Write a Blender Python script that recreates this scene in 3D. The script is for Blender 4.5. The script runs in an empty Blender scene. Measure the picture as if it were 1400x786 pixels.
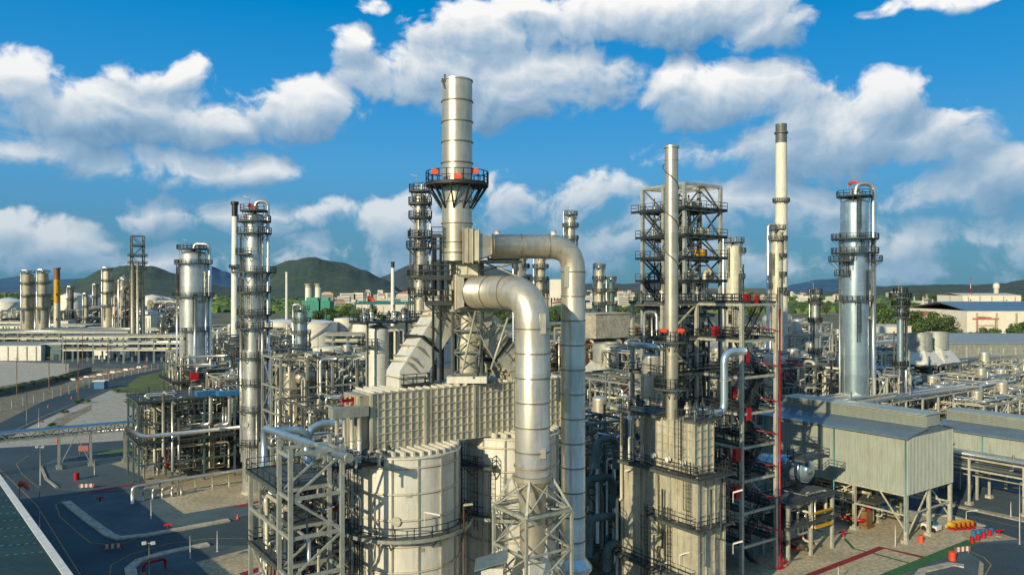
import bpy, math, random
from mathutils import Vector, Matrix, noise
R = random.Random(11)
F, CX, HY, CH = 1050.0, 700.0, 393.0, 40.0
def P(x, y, d): return Vector(((x-CX)/F*d, d, CH-(y-HY)/F*d))
def G(x, y, z=0.0):
    d = (CH-z)*F/(y-HY); return Vector(((x-CX)/F*d, d, z))
ZZ = lambda y, d: CH-(y-HY)/F*d
ANG = math.radians(35)
B = Vector((math.cos(ANG), math.sin(ANG), 0)); A = Vector((-math.sin(ANG), math.cos(ANG), 0)); U = Vector((0, 0, 1))
def V(*a): return Vector(a)
def at(o, b=0, a=0, z=0): return Vector(o)+B*b+A*a+U*z
sc = bpy.context.scene
col = sc.collection
WM = {}
# ------------------------------------------------------------------ materials
def srgb(h):
    c = [int(h[i:i+2], 16)/255 for i in (0, 2, 4)]
    return [x/12.92 if x < .04045 else ((x+.055)/1.055)**2.4 for x in c]+[1]
def nd(nt, t, **k):
    n = nt.nodes.new(t)
    for a, v in k.items():
        if a[0] == '_': n.inputs[a[1:].replace('_', ' ')].default_value = v
        else: setattr(n, a, v)
    return n
def mth(nt, op, a, b=None, c=None, clamp=False):
    n = nt.nodes.new('ShaderNodeMath'); n.operation = op; n.use_clamp = clamp
    for i, v in enumerate((a, b, c)):
        if v is None: continue
        if isinstance(v, (int, float)): n.inputs[i].default_value = v
        else: nt.links.new(v, n.inputs[i])
    return n.outputs[0]
def mixc(nt, f, a, b, mode='MIX'):
    n = nt.nodes.new('ShaderNodeMix'); n.data_type = 'RGBA'; n.blend_type = mode
    for i, v in ((0, f), (6, a), (7, b)):
        if isinstance(v, (int, float, list, tuple)): n.inputs[i].default_value = v
        else: nt.links.new(v, n.inputs[i])
    return n.outputs[2]
def mat(name, c1, c2=None, s=.6, rough=.5, metal=0., bump=0., rust=0., rc='6b3f1e', rnd=.12, fine=0., grime=.0, cell=0., bands=0.):
    m = bpy.data.materials.new(name); m.use_nodes = True; nt = m.node_tree; nt.nodes.clear(); L = nt.links.new
    out = nd(nt, 'ShaderNodeOutputMaterial'); b = nd(nt, 'ShaderNodeBsdfPrincipled'); L(b.outputs[0], out.inputs[0])
    geo = nd(nt, 'ShaderNodeNewGeometry')
    n1 = nd(nt, 'ShaderNodeTexNoise', _Scale=s, _Detail=6., _Roughness=.62); L(geo.outputs['Position'], n1.inputs['Vector'])
    f = mth(nt, 'MULTIPLY_ADD', n1.outputs[0], 2.6, -.8, clamp=True)
    c = mixc(nt, f, srgb(c1), srgb(c2 or c1))
    if grime or rust:
        mp = nd(nt, 'ShaderNodeMapping'); mp.inputs['Scale'].default_value = (1, 1, .13); L(geo.outputs['Position'], mp.inputs[0])
        n2 = nd(nt, 'ShaderNodeTexNoise', _Scale=2.2, _Detail=7., _Roughness=.7); L(mp.outputs[0], n2.inputs['Vector'])
        if grime: c = mixc(nt, mth(nt, 'MULTIPLY', mth(nt, 'MULTIPLY_ADD', n2.outputs[0], 5., -2.3, clamp=True), grime), c, [.06, .055, .045, 1])
        if rust:
            n3 = nd(nt, 'ShaderNodeTexNoise', _Scale=4.1, _Detail=7., _Roughness=.75); L(mp.outputs[0], n3.inputs['Vector'])
            c = mixc(nt, mth(nt, 'MULTIPLY', mth(nt, 'MULTIPLY_ADD', n3.outputs[0], 7., -3.9, clamp=True), rust), c, srgb(rc))
    oi = nd(nt, 'ShaderNodeObjectInfo')
    k = mth(nt, 'MULTIPLY_ADD', oi.outputs['Random'], 2*rnd, 1-rnd)
    if fine:
        n4 = nd(nt, 'ShaderNodeTexNoise', _Scale=fine, _Detail=3.); L(geo.outputs['Position'], n4.inputs['Vector'])
        k = mth(nt, 'MULTIPLY', k, mth(nt, 'MULTIPLY_ADD', n4.outputs[0], 1.4, .3))
    if cell:
        vo = nd(nt, 'ShaderNodeTexVoronoi', _Scale=.55); L(geo.outputs['Position'], vo.inputs['Vector']); sp = nd(nt, 'ShaderNodeSeparateColor'); L(vo.outputs['Color'], sp.inputs[0])
        k = mth(nt, 'MULTIPLY', k, mth(nt, 'MULTIPLY_ADD', sp.outputs[0], cell, 1-cell*.5))
    if bands:
        sx = nd(nt, 'ShaderNodeSeparateXYZ'); L(geo.outputs['Position'], sx.inputs[0]); wn = nd(nt, 'ShaderNodeTexWhiteNoise', noise_dimensions='1D'); L(mth(nt, 'FLOOR', mth(nt, 'DIVIDE', sx.outputs[2], bands)), wn.inputs['W'])
        k = mth(nt, 'MULTIPLY', k, mth(nt, 'MULTIPLY_ADD', wn.outputs[0], .2, .9))
    sclr = nd(nt, 'ShaderNodeVectorMath', operation='SCALE'); L(c, sclr.inputs[0]); L(k, sclr.inputs['Scale'])
    L(sclr.outputs[0], b.inputs['Base Color'])
    b.inputs['Metallic'].default_value = metal
    r = mth(nt, 'MULTIPLY_ADD', n1.outputs[0], .3, rough-.15, clamp=True); L(r, b.inputs['Roughness'])
    if bump:
        bp = nd(nt, 'ShaderNodeBump', _Strength=bump, _Distance=.1); n5 = nd(nt, 'ShaderNodeTexNoise', _Scale=s*4, _Detail=4.)
        L(geo.outputs['Position'], n5.inputs['Vector']); L(n5.outputs[0], bp.inputs['Height']); L(bp.outputs[0], b.inputs['Normal'])
    return m
M = {}
def dm(k, *a, **kw): M[k] = mat(k, *a, **kw)
dm('clad', 'd8d1bf', 'bfb7a2', s=.5, rough=.38, metal=.6, bump=.08, grime=.3, rust=.2, rnd=.08, cell=.1, bands=2.)
dm('clad_ring', '8d8674', '6b6455', rough=.5, metal=.5)
dm('duct', 'd4cbb6', 'c2b8a1', s=.35, rough=.36, metal=.66, bump=.08, grime=.26, rust=.2, rnd=.04, cell=.1, bands=2.45)
dm('silver', 'dadad4', 'c4c4bc', s=.5, rough=.33, metal=.76, bump=.05, grime=.2, rust=.06, cell=.08, bands=3.1)
dm('coolsilver', 'bccdd2', '9db1b8', s=.5, rough=.32, metal=.76, bump=.05, grime=.2, rust=.06, cell=.08, bands=4.2)
dm('cream', 'e3dfd0', 'd2ccba', s=.3, rough=.48, metal=.25, bump=.04, grime=.2, rust=.32, rnd=.04, cell=.04)
dm('creamdk', 'b5ae96', '9d967f', s=.5, rough=.55, metal=.12, grime=.3, rust=.4)
dm('boxgrey', 'cdc8b2', 'b0aa93', s=.35, rough=.5, metal=.25, bump=.06, grime=.32, rust=.4, rnd=.05, cell=.08)
dm('boxrib', 'cbc6b2', 'aea892', s=.5, rough=.5, metal=.25, grime=.4, rust=.4)
dm('rustline', 'a8834f', '8f8468', s=1.3, rough=.7)
dm('tank', 'e6dfcc', 'd6ceb8', s=.1, rough=.5, grime=.2, rnd=.05)
dm('white', 'e2ded2', 'cfcabc', s=.5, rough=.5, grime=.2, rnd=.08)
dm('galv', 'b3b5a9', '94978b', s=1.2, rough=.5, metal=.35, grime=.35, rust=.2)
dm('galvlt', 'c6c3b1', 'a5a18d', s=1.2, rough=.5, metal=.25, grime=.35, rust=.3)
dm('galvdk', '737a74', '565c57', s=1.2, rough=.55, metal=.3, grime=.4, rust=.2)
dm('teal', '55706f', '41585a', s=.8, rough=.5, metal=.2, grime=.3, rust=.15)
dm('dark', '3a3f40', '292d2e', s=1.5, rough=.6, metal=.2, rnd=.25)
dm('grate', '565d5a', '3c4341', s=2., rough=.7, fine=6.)
dm('black', '1a1a1a', '242220', rough=.5)
dm('red', 'b3121a', '94101a', s=1., rough=.45, grime=.15)
dm('orange', 'e0512c', 'c8441f', s=1., rough=.6, grime=.3)
dm('fadedred', 'a8483c', '8f5a4e', s=1., rough=.7, grime=.3)
dm('crane', 'c8745e', 'b0604c', s=.3, rough=.6)
dm('yellow', 'c99a1e', 'b58816', s=1., rough=.5, grime=.2)
dm('blue', '2f6f9a', '2a5f86', s=1., rough=.45)
dm('green', '2f8f77', '267a66', s=.2, rough=.5, rnd=.2)
dm('brown', '8e6a42', '6b4a2c', s=.6, rough=.6, metal=.2, grime=.3, rust=.6)
dm('pipeA', 'd0cdc0', 'aeaa9c', s=.8, rough=.34, metal=.75, grime=.3, rust=.15, rnd=.25)
dm('pipeB', '9a937d', '7c7663', s=.8, rough=.5, metal=.3, grime=.3, rust=.4, rnd=.3)
dm('pipeC', '67767a', '4c595c', s=.8, rough=.5, metal=.4, grime=.3, rust=.2, rnd=.3)
dm('pipeD', 'd8d0b8', 'bdb498', s=.8, rough=.5, metal=.2, grime=.3, rust=.3, rnd=.2)
dm('wallclad', 'aab0a4', '9aa095', s=.25, rough=.45, metal=.15, grime=.25, rust=.05, rnd=.03)
dm('roofclad', '7d909a', '6b7e88', s=.3, rough=.35, metal=.3, grime=.35, rnd=.05)
dm('cyan', '3b9aa3', '348a92', rough=.5)
dm('asphalt', '374c53', '2a3c44', s=.07, rough=.8, fine=3., grime=.3)  # dark blue tint carries the cast shadow over the lower-left road
dm('gravel', '4c5f64', '3a4a50', s=.15, rough=.95, fine=4.5, bump=.3)  # tinted dark blue too, the same ground shadow put into its colour
dm('concrete', 'b8aa8a', '9a8d72', s=.12, rough=.85, fine=1.5, bump=.1, grime=.35)
dm('concretelt', 'b5ad9a', '9a9382', s=.4, rough=.85, fine=1.5, grime=.3)
dm('dirt', '8a8168', '6b6650', s=.05, rough=.95, fine=.6)
dm('grass', '5f7034', '46582a', s=.08, rough=.95, fine=1.2)
dm('redpaint', '8c1f22', '7a1c20', s=.5, rough=.7, fine=2.)
dm('greenpaint', '2f6436', '27552e', s=.5, rough=.7, fine=2.)
dm('yline', '9c8244', '85703c', s=.5, rough=.7)
dm('greenroof', '3e524a', '2d403a', s=.3, rough=.45, metal=.3, grime=.6)
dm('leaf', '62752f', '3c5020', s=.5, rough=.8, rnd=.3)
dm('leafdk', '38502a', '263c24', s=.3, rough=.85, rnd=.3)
dm('bark', '4a3c2c', '382c20', rough=.9)
dm('land', '4f5a3e', '6a6350', s=.012, rough=.95, fine=.05)
dm('bwhite', 'd9d3c4', 'c8c1b0', s=.05, rough=.7, rnd=.15)
dm('bterra', 'b07a5e', 'a06c52', s=.05, rough=.7, rnd=.2)
dm('bglass', '33424c', '28343c', rough=.3)
# ------------------------------------------------------------------ mesh builder (all coordinates are world metres)
class MB:
    def __init__(s): s.v = []; s.f = []; s.sm = []; s.mi = []; s.m = 0
    def face(s, ids, sm=False): s.f.append(ids); s.sm.append(sm); s.mi.append(s.m)
    def poly(s, pts):
        i = len(s.v); s.v += [tuple(p) for p in pts]; s.face(list(range(i, i+len(pts)))); return s
    def prism(s, pts, h):
        n = len(pts); i = len(s.v); s.v += [tuple(p) for p in pts]+[(p[0], p[1], p[2]+h) for p in pts]
        s.face(list(range(i+n-1, i-1, -1))); s.face(list(range(i+n, i+2*n)))
        for k in range(n): s.face([i+k, i+(k+1) % n, i+n+(k+1) % n, i+n+k])
        return s
    def box(s, c, b, a, z, ax=None):           # c = centre of the base; sizes along B, A, up
        X, Y = ax or (B, A); c = Vector(c)
        p = [c+X*(i*b/2)+Y*(j*a/2) for i, j in ((-1, -1), (1, -1), (1, 1), (-1, 1))]
        return s.prism(p, z)
    def bar(s, p, q, w, h=None):
        p = Vector(p); q = Vector(q); d = q-p
        if d.length < 1e-5: return s
        d.normalize(); h = h or w
        r = d.cross(U) if abs(d.z) < .95 else (d.cross(A)); r.normalize(); u = r.cross(d)
        i = len(s.v)
        for e in (p, q):
            for x, y in ((-1, -1), (1, -1), (1, 1), (-1, 1)): s.v.append(tuple(e+r*(x*w/2)+u*(y*h/2)))
        for k in range(4): s.face([i+k, i+(k+1) % 4, i+4+(k+1) % 4, i+4+k])
        s.face([i+3, i+2, i+1, i]); s.face([i+4, i+5, i+6, i+7]); return s
    def sweep(s, path, r, n=10, caps=True, flat=False, sq=None):
        path = [Vector(p) for p in path]; ds = []
        for k in range(len(path)):
            a = path[max(k-1, 0)]; b = path[min(k+1, len(path)-1)]
            if 0 < k < len(path)-1: d = (path[k]-a).normalized()+(b-path[k]).normalized()
            else: d = b-a
            ds.append(d.normalized())
        ref = U if abs(ds[0].z) < .9 else A
        u = (ref-ds[0]*ref.dot(ds[0])).normalized(); rings = []
        for k, p in enumerate(path):
            u = (u-ds[k]*u.dot(ds[k])).normalized(); w = ds[k].cross(u)
            rr = r[k] if isinstance(r, (list, tuple)) else r
            if 0 < k < len(path)-1:
                seg = (path[k]-path[k-1]).normalized(); cs = max(.5, seg.dot(ds[k]))
            else: cs = 1
            i = len(s.v); rings.append(i)
            for j in range(n):
                t = 2*math.pi*(j+(.5 if n == 4 else 0))/n; x = math.cos(t)*rr; y = math.sin(t)*rr
                if sq: x *= sq[0]; y *= sq[1]
                s.v.append(tuple(p+u*x+w*y))
        for a, b in zip(rings, rings[1:]):
            for j in range(n): s.face([a+j, b+j, b+(j+1) % n, a+(j+1) % n][::-1], not flat)
        if caps:
            s.face([rings[0]+j for j in range(n)]); s.face([rings[-1]+j for j in range(n)][::-1])
        return s
    def tube(s, p, q, r, n=8): return s.sweep([p, q], r, n)
    def pipe(s, pts, r, n=8, bend=None, k=4):
        return s.sweep(rounded(pts, bend or r*3, k), r, n)
    def lathe(s, c, prof, n=28, capb=False, capt=True, a0=0, a1=360):
        c = Vector(c); full = a1-a0 >= 360; m = n if full else n+1
        for (r0, z0), (r1, z1) in zip(prof, prof[1:]):
            i = len(s.v)
            for r, z in ((r0, z0), (r1, z1)):
                for j in range(m):
                    t = math.radians(a0+(a1-a0)*j/n); s.v.append((c.x+r*math.cos(t), c.y+r*math.sin(t), c.z+z))
            for j in range(n):
                k = (j+1) % m; s.face([i+j, i+k, i+m+k, i+m+j], True)
        for on, (r, z), fl in ((capb, prof[0], True), (capt, prof[-1], False)):
            if on and r > 1e-3:
                i = len(s.v); s.v += [(c.x+r*math.cos(2*math.pi*j/n), c.y+r*math.sin(2*math.pi*j/n), c.z+z) for j in range(n)]
                ids = list(range(i, i+n)); s.face(ids[::-1] if fl else ids)
        return s
    def rail(s, pts, h=1.1, t=.06, closed=False, gap=1.6):
        pts = [Vector(p) for p in pts]
        if closed: pts.append(pts[0])
        for p, q in zip(pts, pts[1:]):
            for z in (h, h*.52): s.bar(p+U*z, q+U*z, t)
            s.bar(p+U*.07, q+U*.07, t*.5, .14)
            n = max(1, round((q-p).length/gap))
            for k in range(n+1):
                e = p.lerp(q, k/n); s.bar(e, e+U*h, t)
        return s
    def ladder(s, p, z1, nrm, cage=True, t=.06, w=.5):
        p = Vector(p); nrm = Vector(nrm).normalized(); w_ = nrm.cross(U)*w/2; h = z1-p.z
        for q in (p+w_, p-w_): s.bar(q, q+U*h, t)
        k = .5
        while k < h: s.bar(p+w_+U*k, p-w_+U*k, t*.6); k += .5
        if cage:
            k = 2.2; prev = None
            while k < h:
                pts = [p+U*k+nrm*(.38+.38*math.sin(math.radians(x)))+w_.normalized()*(.38*math.cos(math.radians(x))) for x in (0, 60, 120, 180)]
                for a, b in zip(pts, pts[1:]): s.bar(a, b, t*.6)
                if prev:
                    for a, b in zip(prev, pts): s.bar(a, b, t*.5)
                prev = pts; k += 1.4
        return s
    def build(s, name, m, par=None, **kw):
        me = bpy.data.meshes.new(name); inv = WM[par.name].inverted() if par else Matrix.Identity(4)
        if par: s.v = [tuple(inv @ Vector(p)) for p in s.v]
        me.from_pydata(s.v, [], s.f); 
        for k in (m if isinstance(m, (list, tuple)) else [m]): me.materials.append(M[k])
        me.polygons.foreach_set('use_smooth', s.sm); me.polygons.foreach_set('material_index', s.mi); me.update()
        o = bpy.data.objects.new(name, me); col.objects.link(o)
        if par: o.parent = par; WM[o.name] = WM[par.name]
        else: WM[o.name] = Matrix.Identity(4)
        for k, v in kw.items(): o[k] = v
        return o
def rounded(pts, bend, k=4):
    pts = [Vector(p) for p in pts]; out = [pts[0]]
    for i in range(1, len(pts)-1):
        a, p, b = pts[i-1], pts[i], pts[i+1]; da = (a-p); db = (b-p); d = min(bend, da.length*.48, db.length*.48)
        s0 = p+da.normalized()*d; s1 = p+db.normalized()*d
        for j in range(k+1):
            t = j/k; out.append(s0*(1-t)**2+p*2*t*(1-t)*1.0+s1*t*t if k > 1 else p)
    out.append(pts[-1]); return out
def thing(name, label, cat, loc, rz=0, group=None):
    o = bpy.data.objects.new(name, None); col.objects.link(o); o.empty_display_size = .5
    o.location = loc; o.rotation_euler = (0, 0, rz); o['label'] = label; o['category'] = cat; o['kind'] = 'thing'
    if group: o['group'] = group
    WM[o.name] = Matrix.Translation(Vector(loc)) @ Matrix.Rotation(rz, 4, 'Z'); return o
def tag(o, label, cat, group=None):
    o['label'] = label; o['category'] = cat
    if group: o['group'] = group
    return o
def dup(root, loc, rz=None, label=None, scale=None):
    r = root.copy(); col.objects.link(r); r.location = loc
    if rz is not None: r.rotation_euler = (0, 0, rz)
    if scale: r.scale = scale
    if label: r['label'] = label
    for ch in list(root.children):
        c = ch.copy(); col.objects.link(c); c.parent = r
        for g in list(ch.children):
            d = g.copy(); col.objects.link(d); d.parent = c
    return r
def struct(name, mb, m): o = mb.build(name, m); o['kind'] = 'structure'; return o
# ------------------------------------------------------------------ shared kit
def shell_prof(r, z0, z1, step, dome=.35, rb=.035, rw=.1, taper=1.):
    pr = [(r, z0)]; z = z0+step*.6
    while z < z1-step*.3:
        q = r+(r*taper-r)*(z-z0)/(z1-z0)
        pr += [(q, z), (q+rb, z), (q+rb, z+rw), (q, z+rw)]; z += step
    rt = r*taper; pr.append((rt, z1))
    if dome:
        for a in (20, 40, 60, 78): pr.append((rt*math.cos(math.radians(a)), z1+dome*rt*math.sin(math.radians(a))/math.sin(math.radians(78))))
    return pr
def ring_deck(par, c, z, ri, ro, a0=0, a1=360, m='dark', name='platform', br=True, rh=1.1, t=.07, gap=1.5):
    c = Vector((c[0], c[1], z)); n = max(4, int((a1-a0)/15)); mb = MB(); full = a1-a0 >= 360
    mb.lathe(c, [(ri, 0), (ro, 0)], n, False, False, a0, a1)
    mb.lathe(c, [(ri, -.16), (ro, -.16), (ro, .01)], n, False, False, a0, a1)
    if br:
        k = max(2, int((a1-a0)/40))
        for i in range(k+(0 if full else 1)):
            tt = math.radians(a0+(a1-a0)*i/k); d = V(math.cos(tt), math.sin(tt), 0)
            mb.bar(c+d*(ro-.08)-U*.1, c+d*ri-U*(ro-ri)*.95, .1); mb.bar(c+d*ri-U*.1, c+d*ro-U*.1, .12)
    o = mb.build(name, ['grate' if m == 'dark' else m], par)
    pts = [c+V(math.cos(math.radians(a0+(a1-a0)*i/n)), math.sin(math.radians(a0+(a1-a0)*i/n)), 0)*(ro-.05) for i in range(n+1)]
    rb = MB(); rb.rail(pts, rh, t, gap=gap); 
    if not full:
        for a in (a0, a1):
            d = V(math.cos(math.radians(a)), math.sin(math.radians(a)), 0); rb.rail([c+d*ri, c+d*(ro-.05)], rh, t)
    rb.build('railing', m, o); return o
def column(name, label, cat, px, Y, ytop, zb, r, m='clad', ring='clad_ring', decks=(), step=2.6, pipe=None, topdeck=True, lad=True, mh=2, dome=.4, base=True, segs=24, taper=1., X=None, grp=None, dk='dark', t=.07):
    """a process column; decks: (pixel row, a0, a1, width)."""
    x = (px-CX)/F*Y if X is None else X; c = V(x, Y, 0); zt = ZZ(ytop, Y); o = thing(name, label, cat, (x, Y, 0), group=grp)
    MB().lathe(c, shell_prof(r, zb, zt-dome*r, step, dome, taper=taper), segs).build('shell', m, o)
    if base and zb < 4: MB().lathe(c, [(r+.5, 0), (r+.5, .5), (r+.02, .5)], segs, False, False).build('base_ring', 'concretelt', o)
    zs = []
    for i, dd in enumerate(decks):
        y, a0, a1 = dd[:3]; w = dd[3] if len(dd) > 3 else 1.2; z = ZZ(y, Y); zs.append(z)
        ring_deck(o, c, z, r+.05, r+w, a0, a1, dk, t=t, gap=1.5 if Y < 180 else 2.2)
    if topdeck:
        z = zt+.5; mb = MB(); mb.lathe(c+U*z, [(.3, -.15), (r+.8, -.15), (r+.8, 0), (.3, 0)], 16, False, False)
        for k in range(6):
            d = V(math.cos(k*1.05), math.sin(k*1.05), 0); mb.bar(c+d*(r+.5)+U*z, c+d*(r)+U*(z-1.6), .1)
        k_ = mb.build('platform', 'grate', o)
        q = [c+V(math.cos(k*math.pi/6), math.sin(k*math.pi/6), 0)*(r+.75)+U*z for k in range(12)]
        MB().rail(q, 1.2, t, True, 1.6).build('railing', dk, k_)
        mb = MB(); mb.tube(c+V(r*.3, 0, z), c+V(r*.3, 0, z+1.6), .16); mb.bar(c+V(-r*.5, 0, z), c+V(-r*.5, 0, z+2.6), .1); mb.bar(c+V(-r*.5, 0, z+2.6), c+V(-r*.5-1.2, 0, z+2.9), .08)
        mb.build('vent_pipe', 'galv', o)
    if lad and zs:
        zs2 = sorted(zs+[zt+.5]); prev = max(zb, zs2[0]-9)
        for i, z in enumerate(zs2):
            t_ = math.radians(-100+(i % 2)*55-20*(i % 3)); d = V(math.cos(t_), math.sin(t_), 0)
            if z-prev > 1.5: MB().ladder(c+d*(r+.28)+U*prev, z+1.1, d, t=t).build('ladder', dk, o)
            prev = z
    for k in range(mh):
        t_ = math.radians(-110+k*70); d = V(math.cos(t_), math.sin(t_), 0); z = zb+(zt-zb)*(.25+.62*k/max(mh-1, 1))
        MB().tube(c+d*(r-.1)+U*z, c+d*(r+.35)+U*z, .38, 12).tube(c+d*(r+.35)+U*z, c+d*(r+.45)+U*z, .5, 12).build('manhole', 'galv', o)
    if pipe:
        for (ang, rp, zt2, zb2, over) in pipe:
            d = V(math.cos(math.radians(ang)), math.sin(math.radians(ang)), 0); q = c+d*(r+rp+.45)
            pts = [q+U*zb2, q+U*zt2] if not over else [q+U*zb2, q+U*(zt+1.2+over), c+U*(zt+1.2+over)+d*.2, c+U*(zt-.2)+d*.2]
            MB().pipe(pts, rp, 10, rp*3.2).build('side_pipe', 'silver' if rp > .2 else 'pipeA', o)
    return o
def stairs(par, p, q, w=.9, m='dark'):
    """one flight from p up to q"""
    p = Vector(p); q = Vector(q); d = (q-p); hd = V(d.x, d.y, 0).normalized(); sd = hd.cross(U)*w/2; mb = MB()
    for e in (sd, -sd):
        mb.bar(p+e, q+e, .1, .26); mb.bar(p+e+U*1., q+e+U*1., .06); mb.bar(p+e+U*.55, q+e+U*.55, .05)
        for k in range(5): r_ = p.lerp(q, k/4)+e; mb.bar(r_, r_+U*1., .06)
    n = max(3, int(abs(d.z)/.25))
    for k in range(n):
        e = p.lerp(q, (k+.5)/n); mb.bar(e-sd, e+sd, .25, .05)
    return mb.build('stair', m, par)
def frame(par, o, bs, as_, zs, w=.35, m='galv', brace=0, bw=.18, z0=0, diag=None, name='frame', ring=None):
    """posts at every (b, a), beams at every z in zs"""
    mb = MB(); top = zs[-1]
    for b in bs:
        for a in as_: mb.bar(at(o, b, a, z0), at(o, b, a, top), w)
    for z in zs:
        for b in bs: mb.bar(at(o, b, as_[0], z), at(o, b, as_[-1], z), w*.6, w*.85)
        for a in as_: mb.bar(at(o, bs[0], a, z), at(o, bs[-1], a, z), w*.6, w*.85)
    lv = [z0]+list(zs)
    if brace:
        for i, (za, zb) in enumerate(zip(lv, lv[1:])):
            for b in (bs[0], bs[-1]):
                for j in range(len(as_)-1):
                    if (i+j) % brace == 0: mb.bar(at(o, b, as_[j], za), at(o, b, as_[j+1], zb), bw)
                    elif (i+j) % brace == 1 or brace == 1: mb.bar(at(o, b, as_[j+1], za), at(o, b, as_[j], zb), bw)
            for a in (as_[0], as_[-1]):
                for j in range(len(bs)-1):
                    if (i+j) % 2: mb.bar(at(o, bs[j], a, za), at(o, bs[j+1], a, zb), bw)
                    else: mb.bar(at(o, bs[j+1], a, za), at(o, bs[j], a, zb), bw)
    return mb.build(name, m, par)
def deck(par, o, b0, b1, a0, a1, z, m='grate', rail=True, rm='dark', t=.06, name='platform', rh=1.1, gap=1.7):
    k = MB(); k.box(at(o, (b0+b1)/2, (a0+a1)/2, z), b1-b0, a1-a0, .14)
    n = max(1, int((b1-b0)/2))
    for i in range(n+1): k.bar(at(o, b0+(b1-b0)*i/n, a0, z-.08), at(o, b0+(b1-b0)*i/n, a1, z-.08), .14, .18)
    d = k.build(name, m, par)
    if rail: MB().rail([at(o, b0, a0, z+.14), at(o, b1, a0, z+.14), at(o, b1, a1, z+.14), at(o, b0, a1, z+.14)], rh, t, True, gap).build('railing', rm, d)
    return d
PM = ['pipeA', 'pipeA', 'pipeB', 'pipeC', 'pipeD', 'pipeD', 'silver', 'silver']
def rpipes(par, o, b0, b1, a0, a1, z0, z1, n, rr=(.08, .3), seed=0, red=0.):
    """orthogonal process piping inside a box"""
    g = random.Random(seed)
    for i in range(n):
        p = [g.uniform(b0, b1), g.uniform(a0, a1), g.uniform(z0, z1)]; pts = [tuple(p)]; ax = g.choice([0, 1, 2, 2]); 
        for k in range(g.choice([2, 3, 3, 4, 5])):
            lo, hi = ((b0, b1), (a0, a1), (z0, z1))[ax]
            for _ in range(8):
                v = g.uniform(lo, hi)
                if abs(v-p[ax]) > 1.3: break
            p[ax] = v; pts.append(tuple(p)); ax = g.choice([x for x in (0, 1, 2) if x != ax])
        r = g.uniform(*rr)*(1 if g.random() < .8 else 1.5); w = [at(o, *q) for q in pts]; mb = MB(); mb.pipe(w, r, 8 if r > .12 else 6, r*3, 3)
        for q in w[1:-1][:2]:
            if g.random() < .5: 
                d = (Vector(w[0])-Vector(w[1])).normalized(); mb.tube(Vector(w[0])-d*.5-d*.1, Vector(w[0])-d*.5+d*.1, r*1.6, 8)
        mb.build('pipe', 'red' if g.random() < red*.45 else g.choice(PM), par)
def run(par, pts, r, m='pipeA', n=10, name='pipe', bend=None, lab=None):
    mb = MB(); mb.pipe(pts, r, n, bend or r*2.6, 5); o = mb.build(name, m, par)
    if lab: o['label'] = lab
    return o
def hdrum(par, c, d, L, r, m='clad', name='vessel_shell', n=20):
    d = Vector(d).normalized(); c = Vector(c); path = []; rr = []
    for x, k in ((-L/2-.45*r, .25), (-L/2-.38*r, .6), (-L/2-.2*r, .87), (-L/2, 1), (L/2, 1), (L/2+.2*r, .87), (L/2+.38*r, .6), (L/2+.45*r, .25)):
        path.append(c+d*x); rr.append(r*k)
    mb = MB(); mb.sweep(path, rr, n)
    for x in (-L*.5, -L*.25, 0, L*.25, L*.5): mb.tube(c+d*(x-.06), c+d*(x+.06), r*1.03, n)
    return mb.build(name, m, par)
def valve_set(par, o, b, a, z, n, seed=0, hmax=3.):
    g = random.Random(seed)
    for i in range(n):
        p = at(o, b+g.uniform(-1, 1)*2.5, a+g.uniform(-1, 1)*1.5, z); h = g.uniform(1.2, hmax); mb = MB(); mb.tube(p, p+U*h, g.uniform(.1, .2)); mb.tube(p+U*h*.5, p+U*(h*.5+.5), .3); mb.bar(p+U*h*.6-B*.4, p+U*h*.6+B*.4, .2)
        mb.build('relief_valve', g.choice(['pipeA', 'pipeC', 'pipeD', 'galvdk']), par)
# ================================================================== NEAR GROUP: reactors, flue box, stack, ducts
def duct_mb(path, r, step, bend, n=28, rb=.06, k=6):
    mb = MB(); pts = rounded(path, bend, k); mb.sweep(pts, r, n, True); mb.m = 1
    for a, b in zip(pts, pts[1:]):
        L_ = (b-a).length; d = (b-a).normalized()
        if L_ < step*.8: continue
        q = int(L_/step)
        for i in range(q+1):
            e = a+d*(.15+(L_-.3)*i/max(q, 1)); mb.sweep([e-d*.05, e+d*.05], r+rb, n)
    mb.m = 0; return mb
# ---- main smokestack
SY = 82.0; SX = (625-CX)/F*SY; S = V(SX, SY, 0); r = 1.62
o = thing('smokestack', 'tall silver smokestack with round black railed platform carrying three red panels', 'smokestack', (SX, SY, ZZ(357, SY)))
zt = ZZ(110, SY); zb = ZZ(357, SY); mb = MB(); pr = [(r, zb)]
for y in (345.5, 331.5, 306, 277, 223.9, 195.5, 168, 140, 111.5)[::1]:
    z = ZZ(y, SY); pr += [(r, z-.06), (r+.09, z-.06), (r+.09, z+.06), (r, z+.06)]
pr.append((r, zt)); pr += [(r-.12, zt), (r-.12, zt-2)]
mb.lathe(S, pr, 40, False, False); mb.box(S+V(0, 0, zt-2), .1, .1, .1); mb.build('shell', 'duct', o)
mb = MB()
for y in (345.5, 331.5, 306, 277, 223.9, 195.5, 168, 140):
    z = ZZ(y, SY); MB().lathe(S+U*z, [(r+.09, -.05), (r+.11, -.05), (r+.11, .05), (r+.09, .05)], 40, False, False).build('stiffener_ring', 'clad_ring', o)
zp = ZZ(252.5, SY); ro = 3.36
mb = MB(); mb.lathe(S+U*zp, [(r, 0), (ro, 0)], 28, False, False); mb.lathe(S+U*zp, [(r, -.22), (ro, -.22), (ro, .1)], 28, False, False)
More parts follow.
